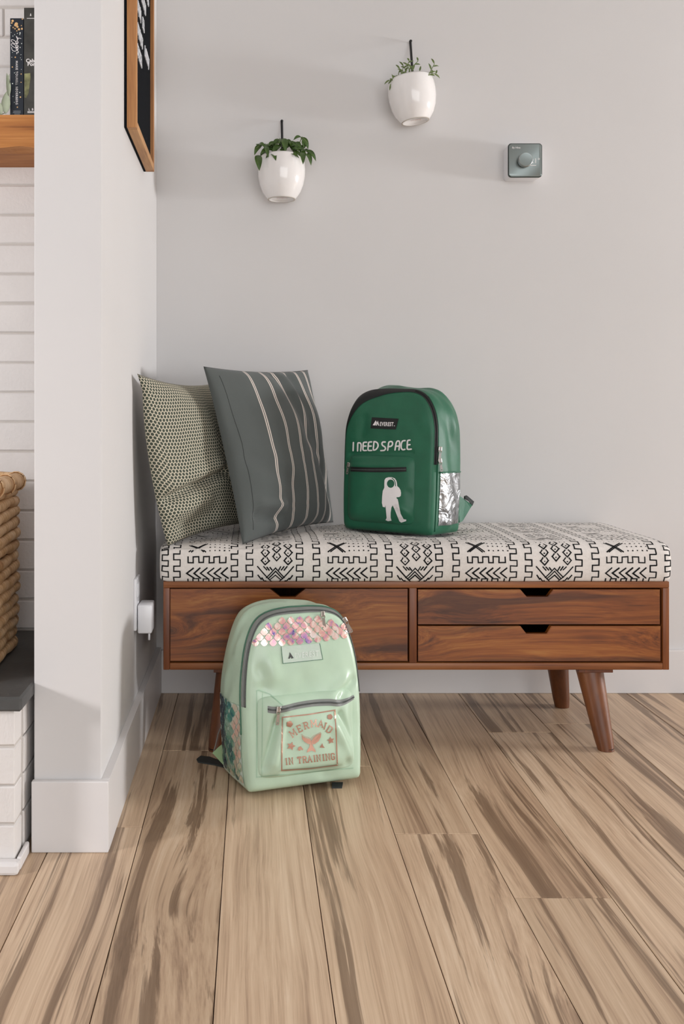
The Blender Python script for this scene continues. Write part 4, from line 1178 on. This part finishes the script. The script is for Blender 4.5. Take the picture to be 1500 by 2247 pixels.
for st in SL:
    if len(st) > 2:
        q = [Vector(st[0])]
        for i in range(1, len(st)-1):
            p0, p1, p2 = Vector(st[i-1]), Vector(st[i]), Vector(st[i+1]); r_ = min(14, (p1-p0).length*.45, (p2-p1).length*.45)
            a_, c_ = p1+(p0-p1).normalized()*r_, p1+(p2-p1).normalized()*r_; q += [a_, (a_+c_+p1*2)/4, c_]
        st = q+[Vector(st[-1])]
    mb.ribbon(st, 13.5, mp, step=14, round_=True)
mb.build('slogan_lettering', M['white_print'], gb.t)
# astronaut
mb = MB(); mp = GP(.0012)
outl = [(514, 960), (516, 930), (528, 912), (552, 905), (585, 905), (610, 915), (625, 938), (630, 962), (632, 985), (650, 1002), (662, 1022), (667, 1050), (664, 1076), (650, 1086), (632, 1088), (640, 1120), (650, 1175), (664, 1240), (690, 1288), (715, 1292), (713, 1306), (668, 1320), (652, 1308), (628, 1250), (606, 1195), (590, 1162), (579, 1182), (572, 1230), (572, 1275), (580, 1302), (548, 1307), (525, 1297), (535, 1278), (530, 1220), (524, 1160), (520, 1180), (500, 1176), (492, 1140), (494, 1080), (500, 1030), (514, 1000)]
hole = [(572+34*cos(a), 964+38*sin(a)) for a in [2*pi*i/20 for i in range(20)]]
mb.fill([outl, hole], mp, 2); mb.build('astronaut_print', M['white_print'], gb.t)
mb = MB(); mp = GP(.0016); mb.ribbon([(585, 912), (604, 930), (615, 955), (617, 985)], 7, mp, step=10); mb.ribbon([(630, 1090), (634, 1100)], 9, mp, step=20); mb.build('helmet_line', M['green'], gb.t)
# silver side patch on the right gusset
def side_patch(bag, sign, z0, z1, d0, d1, mat, name, e=.0016, nz=24, nd=14):
    ia, ib = bag.side_index(z0, sign), bag.side_index(z1, sign)
    mb_ = MB()
    for a in range(nz+1):
        i = ia+(ib-ia)*a/nz; i0 = math.floor(i); f = i-i0
        for b in range(nd+1):
            d = d0+(d1-d0)*b/nd; mb_.V.append(bag.G(i0, d, e).lerp(bag.G(i0+1, d, e), f))
    mb_.F = [(a*(nd+1)+b, a*(nd+1)+b+1, (a+1)*(nd+1)+b+1, (a+1)*(nd+1)+b) for a in range(nz) for b in range(nd)]
    return mb_.build(name, mat, bag.t, smooth=True)
side_patch(gb, 1, .022, .150, .10, .90, M['silver'], 'side_pocket')
mb = MB(); iz = gb.side_index(.151, 1)
mb.tube([gb.G(iz, d, .0015) for d in [.08+.84*i/16 for i in range(17)]], .0022, 6); mb.build('pocket_hem', M['green'], gb.t, smooth=True)
# piping along the front right edge
mb = MB(); ia, ib = gb.side_index(.012, 1), gb.side_index(.33, 1)
mb.tube([gb.G(i, .035, .001) for i in range(ia, ib+1, 2)], .0018, 6); mb.build('piping', M['green'], gb.t, smooth=True)
# shoulder strap tab at the back right with buckle
def quad_strap(bag, pts, th_, mat, name, par=None):
    """thin webbing between two world polylines"""
    a, b = pts; V = []; F = []
    m_ = len(a)
    A = [bag.Mi @ Vector(p) for p in a]; B = [bag.Mi @ Vector(p) for p in b]
    nn = ((A[-1]-A[0]).cross(B[0]-A[0])).normalized()*th_
    V = A+B+[p+nn for p in A]+[p+nn for p in B]
    for i in range(m_-1):
        F += [(i, i+1, m_+i+1, m_+i), (2*m_+i, 3*m_+i, 3*m_+i+1, 2*m_+i+1), (i, 2*m_+i, 2*m_+i+1, i+1), (m_+i, m_+i+1, 3*m_+i+1, 3*m_+i)]
    F += [(0, m_, 3*m_, 2*m_), (m_-1, 3*m_-1, 4*m_-1, 2*m_-1)]
    return mesh(name, V, F, mat, par or bag.t, smooth=False)
c2 = lambda cx, cy, Y: at(720+cx/4.1667, 830+cy/4.1667, Y)
quad_strap(gb, ([c2(1185, 1065, 2.405), c2(1250, 1110, 2.42), c2(1318, 1160, 2.43)], [c2(1200, 1320, 2.405), c2(1228, 1306, 2.415), c2(1300, 1185, 2.428)]), .004, M['green'], 'strap_tab')
quad_strap(gb, ([c2(1252, 1085, 2.415), c2(1275, 1078, 2.418), c2(1333, 1128, 2.43)], [c2(1250, 1108, 2.417), c2(1290, 1128, 2.423), c2(1318, 1165, 2.43)]), .006, M['charcoal_strap'], 'strap_end')
quad_strap(gb, ([c2(170, 1220, 2.46), c2(200, 1190, 2.45)], [c2(190, 1300, 2.46), c2(215, 1300, 2.45)]), .006, M['green'], 'strap_tab')

# ---- mint backpack
half = [(0, 0), (.5, 0), (.88, 0), (.955, .015), (.97, .06), (.99, .22), (1.0, .45), (.975, .63), (.915, .775), (.81, .89), (.68, .955), (.48, .988), (.22, .999), (0, 1.0)]
TM = radians(19)
fl = at(541, 1757, 1.892)
Wm, Hm, Dm = .256, .353, .166
Rm = Matrix.Rotation(TM, 3, 'Z')
ctr = Vector((fl.x, fl.y, .0008)) - Rm @ Vector((-Wm/2, -Dm/2, 0))
ctr.z = .0008
mg = Bag('backpack', 'mint green backpack with rose gold mermaid print, standing on the floor', ctr, TM, radians(-4.0), Wm, Hm, Dm, half, .012, .13, .009, 5.1, back=.10, gamp=.006)
mg.t.location.z += Dm/2*sin(radians(4)) ; mg.M = mg.t.matrix_basis.copy(); mg.Mi = mg.M.inverted()
mg.amp = .006
A1 = lambda cx, cy: (460+cx/3.947, 1290+cy/3.947)
Q = lambda cx, cy: mg.loc(*A1(cx, cy))
mg.creases = [(Q(1240, 800), Q(1120, 940), .010, -.010), (Q(1180, 800), Q(1060, 930), .014, .006), (Q(360, 700), Q(420, 800), .012, .005), (Q(420, 720), Q(470, 860), .012, -.005), (Q(520, 640), Q(560, 760), .016, .004), (Q(1000, 1650), Q(1120, 1700), .014, -.010), (Q(760, 1640), Q(1000, 1620), .012, .004)]
mg.body(M['mint'])
ms, mbuild, mex, mrr = superpocket(mg, Q(405, 1300)[0], Q(1245, 1300)[0], Q(830, 1610)[1], Q(640, 925)[1], .020, 11)
mex += [(Q(570, 1120), Q(455, 1560), .007, -.011), (Q(610, 1120), Q(520, 1500), .009, .006), (Q(1100, 1080), Q(1220, 1330), .008, -.008), (Q(1060, 1180), Q(1240, 1480), .010, .006), (Q(620, 1590), Q(1180, 1540), .006, -.007), (Q(1180, 1500), Q(1235, 1540), .010, -.012), (Q(500, 930), Q(630, 1020), .009, .007), (Q(820, 1200), Q(830, 1500), .05, .004)]
mbuild(M['mint'])
MP = lambda e: (lambda cx, cy: ms(*mg.loc(*A1(cx, cy), ms), e))
MF = lambda e: (lambda cx, cy: mg.F(*Q(cx, cy), e))
iR, iL = mg.side_index(.175, 1), mg.side_index(.165, -1)
band(mg, iR, iL, lambda q: .014+.026*exp(-((q-.50)/.25)**2), 'zipper_band', M['grey_tape'], outer=.012)
def teeth(bag, i0, i1, r, name):
    mb_ = MB(); P_ = []
    for i in range(i0, i1+1):
        p = bag.out[i % bag.N]; c_ = bag.c+(p-bag.c)*r; P_.append(bag.F(c_.x, c_.y, .0022))
    mb_.tube(P_, .0014, 6); return mb_.build(name, M['zip_teeth'], bag.t, smooth=True)
teeth(mg, iR, iL, .982, 'zipper_teeth')
mb = MB(); ia, ib = iR, mg.side_index(.11, -1)
mb.tube([mg.G(i, .055, .0014) for i in range(ia, ib+1)], .0016, 6); mb.build('piping', M['patch_line'], mg.t, smooth=True)
for (cx, cy, an, L) in ((968, 222, -4, .026), (1160, 275, -28, .026)):
    x, z = Q(cx, cy); p = mg.F(x, z, .003); puller(mg, p, radians(an), L, M['nickel'], mg.t)
# iridescent scales across the top
mb = MB(); mp = MF(.0018)
def scale(mb_, cx, cy, w_, h_, mp_):
    pts = []
    for a in range(7): q = a/6; pts.append((cx-w_/2+w_*q, cy+h_*.12+h_*.42*sin(pi*q)**.8 if 0 < q < 1 else cy+h_*.1))
    pts += [(cx+w_*.30, cy-h_*.25), (cx, cy-h_*.5), (cx-w_*.30, cy-h_*.25)]
    mb_.fill([[(x, y) for x, y in pts]], mp_, 1)
top_ = [(380, 420), (430, 355), (480, 300), (620, 258), (800, 240), (950, 240), (1080, 262), (1160, 296), (1215, 350)]
def top_at(x):
    for (xa, ya), (xb, yb) in zip(top_[:-1], top_[1:]):
        if xa <= x <= xb: return ya+(yb-ya)*(x-xa)/(xb-xa)
    return 999
for ri in range(5):
    for i in range(12):
        x = 392+77*(i+.5*(ri % 2)); q = max(0, (x-560)/620)
        y = 470-47*ri-70*q**1.5*(1-.13*ri)
        if 385 < x < 1205 and y > top_at(x)+22: scale(mb, x, y, 66, 64, mp)
mb.build('scale_print', M['foil_pink'], mg.t)
# brand patch
mb = MB(); mb.fill([[(616, 508), (950, 480), (976, 618), (632, 654)]], MF(.0012), 3); pt = mb.build('brand_patch', M['patch'], mg.t)
mb = MB(); mp = MF(.0016); mb.ribbon([(616, 508), (632, 654), (976, 618), (950, 480)], 4.5, mp, step=40); mb.build('patch_stitching', M['patch_line'], pt)
mb = MB(); mp = MF(.0017); mb.fill([[(690, 555), (724, 606), (704, 612), (698, 596), (690, 612), (676, 612), (686, 585)]], mp, 0); mb.build('brand_emblem', M['zip_teeth'], pt)
mb = MB(); font_mesh(mb, 'EVEREST', lambda x, y: mp(x, 612-y-(x-735)*.11), origin=(735, 0), bold=.01, space=1.1, fit=(205, 50)); mb.build('brand_lettering', M['faint'], pt)
# pocket zipper: tape, teeth, slider
zl = [(500, 1050), (560, 1058), (640, 1048), (760, 1018), (900, 996), (1030, 990), (1120, 996), (1190, 976), (1246, 944)]
zl = catmull([Vector(p) for p in zl], 5)
wd = [58-20*max(0, (i/len(zl)-.75)/.25)*1.2 for i in range(len(zl))]
mp = MP(.0012); V = []; F = []
for p, w_ in zip(zl, wd):
    for q in (-.5, -.17, .17, .5): V.append(mp(p.x, p.y+w_*q))
for i in range(len(zl)-1):
    for q in range(3): F.append((4*i+q, 4*i+q+1, 4*i+5+q, 4*i+4+q))
pz = mesh('pocket_zipper', V, F, M['grey_tape'], mg.t)
mb = MB(); mp2 = MP(.002); mb.tube([mp2(p.x, p.y) for p in zl], .0015, 6); mb.build('zipper_teeth', M['zip_teeth'], pz, smooth=True)
x, z = mg.loc(*A1(588, 1048), ms); puller(mg, ms(x, z, .002), radians(8), .026, M['nickel'], mg.t)
# pocket corner tab and hems
mb = MB(); mb.ribbon([(405, 1640), (405, 890), (425, 885), (520, 920), (630, 1015)], 7, MP(.001), step=30); mb.ribbon([(455, 905), (448, 1640)], 4, MP(.0012), step=30); mb.ribbon([(400, 1640), (700, 1612), (1240, 1560)], 6, MP(.001), step=30)
mb.build('pocket_hem', M['mint_hem'], mg.t)
# mermaid sign in rose foil, coordinates of the crop (540,1460) x 6.25
A4 = lambda cx, cy: (540+cx/6.25, 1460+cy/6.25)
M4 = lambda e: (lambda cx, cy: ms(*mg.loc(*A4(cx, cy), ms), e))
mp = M4(.0012); mb = MB()
mb.ribbon([(492, 712), (850, 672), (1212, 612), (1232, 1000), (1246, 1368), (850, 1418), (484, 1440)], 16, mp, step=40, closed=True)
SER = {'M': (.9, [[(.08, 0), (.08, 1), (.45, .3), (.82, 1), (.82, 0)]], [.08, .82], [.08, .82]), 'E': (.68, [[(.62, .82), (.62, 1), (.1, 1), (.1, 0), (.62, 0), (.62, .18)], [(.1, .5), (.48, .5)]], [.1], [.1]),
       'R': (.78, [[(.1, 0), (.1, 1), (.5, 1), (.64, .86), (.64, .64), (.5, .5), (.1, .5)], [(.4, .5), (.68, 0)]], [.1, .68], [.1]), 'A': (.82, [[(.06, 0), (.4, 1), (.74, 0)], [(.2, .35), (.6, .35)]], [.06, .74], []),
       'I': (.4, [[(.2, 0), (.2, 1)]], [.2], [.2]), 'D': (.76, [[(.1, 0), (.1, 1), (.48, 1), (.66, .8), (.66, .2), (.48, 0), (.1, 0)]], [.1], [.1]), 'N': (.84, [[(.1, 0), (.1, 1), (.7, 0), (.7, 1)]], [.1], [.1, .7]),
       'T': (.74, [[(.04, .78), (.04, 1), (.68, 1), (.68, .78)], [(.36, 0), (.36, 1)]], [.36], []), 'G': (.78, [[(.66, .75), (.66, .88), (.5, 1), (.22, 1), (.08, .82), (.08, .18), (.22, 0), (.5, 0), (.66, .15), (.66, .45), (.42, .45)]], [], [])}
def slab(mb_, ch, cx, cy, h, rot, mp_, wd_=15, sx=1.0):
    w_, strokes, lo, hi = SER[ch]; ca, sa = cos(rot), sin(rot)
    def T(p):
        x, y = (p[0]-w_/2)*h*sx, (p[1]-.5)*h; return (cx+x*ca-y*sa, cy-(x*sa+y*ca))
    for st in strokes: mb_.ribbon([T(p) for p in st], wd_, mp_, step=40)
    for x in lo: mb_.ribbon([T((x-.11, 0)), T((x+.11, 0))], wd_*.8, mp_, step=40)
    for x in hi: mb_.ribbon([T((x-.11, 1)), T((x+.11, 1))], wd_*.8, mp_, step=40)
for ch, cx, cy, ro in (('M', 640, 930, 34), ('E', 728, 866, 24), ('R', 820, 824, 14), ('M', 922, 796, 6), ('A', 1020, 802, -6), ('I', 1080, 830, -18), ('D', 1140, 880, -32)):
    slab(mb, ch, cx, cy, 88, radians(ro), mp)
for i, ch in enumerate('IN TRAINING'):
    if ch == ' ': continue
    xs_ = [548, 612, 0, 728, 800, 868, 932, 990, 1056, 1116, 1186]; x = xs_[i]
    slab(mb, ch, x, 1318-(x-548)*.108, 84, radians(6), mp, sx=.84)
mb.fill([[(755, 955), (790, 985), (835, 1000), (868, 1008), (888, 1034), (886, 1082), (845, 1076), (795, 1048), (765, 1010)]], mp, 1)
mb.fill([[(890, 1034), (918, 990), (960, 955), (1026, 925), (1018, 985), (990, 1038), (935, 1078), (888, 1082)]], mp, 1)
mb.fill([[(866, 1082), (906, 1082), (918, 1120), (945, 1160), (950, 1192), (890, 1166), (826, 1196), (836, 1158), (862, 1120)]], mp, 1)
mb.ribbon([(752, 945), (800, 975), (850, 988), (880, 1010), (920, 965), (1020, 915)], 5, mp, step=30)
def star(cx, cy, r, rot=0): mb.fill([[(cx+(r if i % 2 == 0 else r*.5)*sin(2*pi*i/10+rot), cy-(r if i % 2 == 0 else r*.5)*cos(2*pi*i/10+rot)) for i in range(10)]], mp, 0)
star(612, 1105, 62, .3); star(1156, 1028, 52, -.2)
for cx, cy, r in ((592, 804, 42), (1145, 704, 36)):
    mb.fill([[(cx+r*cos(a)*(1+.08*cos(5*a)), cy+r*sin(a)*(1+.08*cos(5*a))) for a in [2*pi*i/20 for i in range(20)]]], mp, 0)
mb.fill([[(702, 1160), (712, 1120), (745, 1108), (778, 1150), (770, 1165), (745, 1150), (735, 1172)]], mp, 0)
mb.fill([[(1005, 1125), (1040, 1065), (1050, 1100), (1075, 1130), (1040, 1128)]], mp, 0)
mb.build('mermaid_print', M['rose'], mg.t)
# left side pocket with teal iridescent scales
side_patch(mg, -1, .012, .165, .06, .98, M['patch'], 'side_pocket', e=.0012)
mb = MB(); i_lo, i_hi = mg.side_index(.014, -1), mg.side_index(.165, -1)
zlo, zhi = .014, .163
def SG(d, z, e=.0022):
    i = i_lo+(i_hi-i_lo)*(z-zlo)/(zhi-zlo); i0 = math.floor(i); return mg.G(i0, d, e).lerp(mg.G(i0+1, d, e), i-i0)
cw, sv = .027/ (Dm*.93), .0125
rr_ = 0; z = zlo+.006; cells = [MB(), MB(), MB()]; r14 = random.Random(2)
while z < zhi-.004:
    d = .10+(cw/2 if rr_ % 2 else 0)
    while d < .97:
        W2, H2 = cw*.5*.82, sv*.82
        pts = [(d, min(zhi, z+H2)), (d+W2*.55, z+H2*.5), (d+W2, z+.1*H2), (d+W2*.8, z-H2*.45), (d, max(zlo, z-H2)), (d-W2*.8, z-H2*.45), (d-W2, z+.1*H2), (d-W2*.55, z+H2*.5)]
        pts = [(min(.975, max(.065, a)), b_) for a, b_ in pts]
        q = d+r14.uniform(-.13, .13); cells[0 if q > .62 else 1 if q > .36 else 2].fill([pts], lambda a, b_: SG(a, b_), 1)  # iridescent shift by angle painted in as hue zones along the depth
        d += cw
    z += sv; rr_ += 1
for c_, m_ in zip(cells, ('foil_navy', 'foil_blue', 'foil_pale')): c_.build('scale_print', M[m_], mg.t)
# strap tab, loop and loose webbing end at the back left
c9 = lambda cx, cy, Y: at(420+cx/15, 1560+cy/15, Y)
quad_strap(mg, ([c9(1110, 1005, 2.05), c9(900, 1180, 2.055), c9(700, 1370, 2.06)], [c9(1125, 1830, 2.05), c9(960, 1650, 2.055), c9(720, 1385, 2.06)]), .003, M['mint_dark'], 'strap_tab')
mb = MB(); mb.tube([mg.Mi @ c9(*p) for p in ((1090, 380, 2.055), (960, 540, 2.06), (870, 760, 2.065), (830, 950, 2.068), (790, 1120, 2.068), (720, 1360, 2.06))], .0011, 6); mb.build('strap_loop', M['grey_tape'], mg.t, smooth=True)
def fp(px, py, z): 
    kk = (CAMH-z)/(py-VY); return Vector(((px-VX)*kk, FPX*kk, z))
quad_strap(mg, ([fp(431, 1665, .003), fp(440, 1658, .003), fp(460, 1660, .003), fp(500, 1675, .003)], [fp(434, 1671, .003), fp(445, 1673, .003), fp(470, 1677, .003), fp(500, 1685, .003)]), .0025, M['charcoal_strap'], 'strap_end')
quad_strap(mg, ([fp(728, 1716, .004), fp(752, 1716, .004)], [fp(728, 1727, .003), fp(750, 1727, .003)]), .004, M['charcoal_strap'], 'strap_end')
bpy.context.view_layer.update()
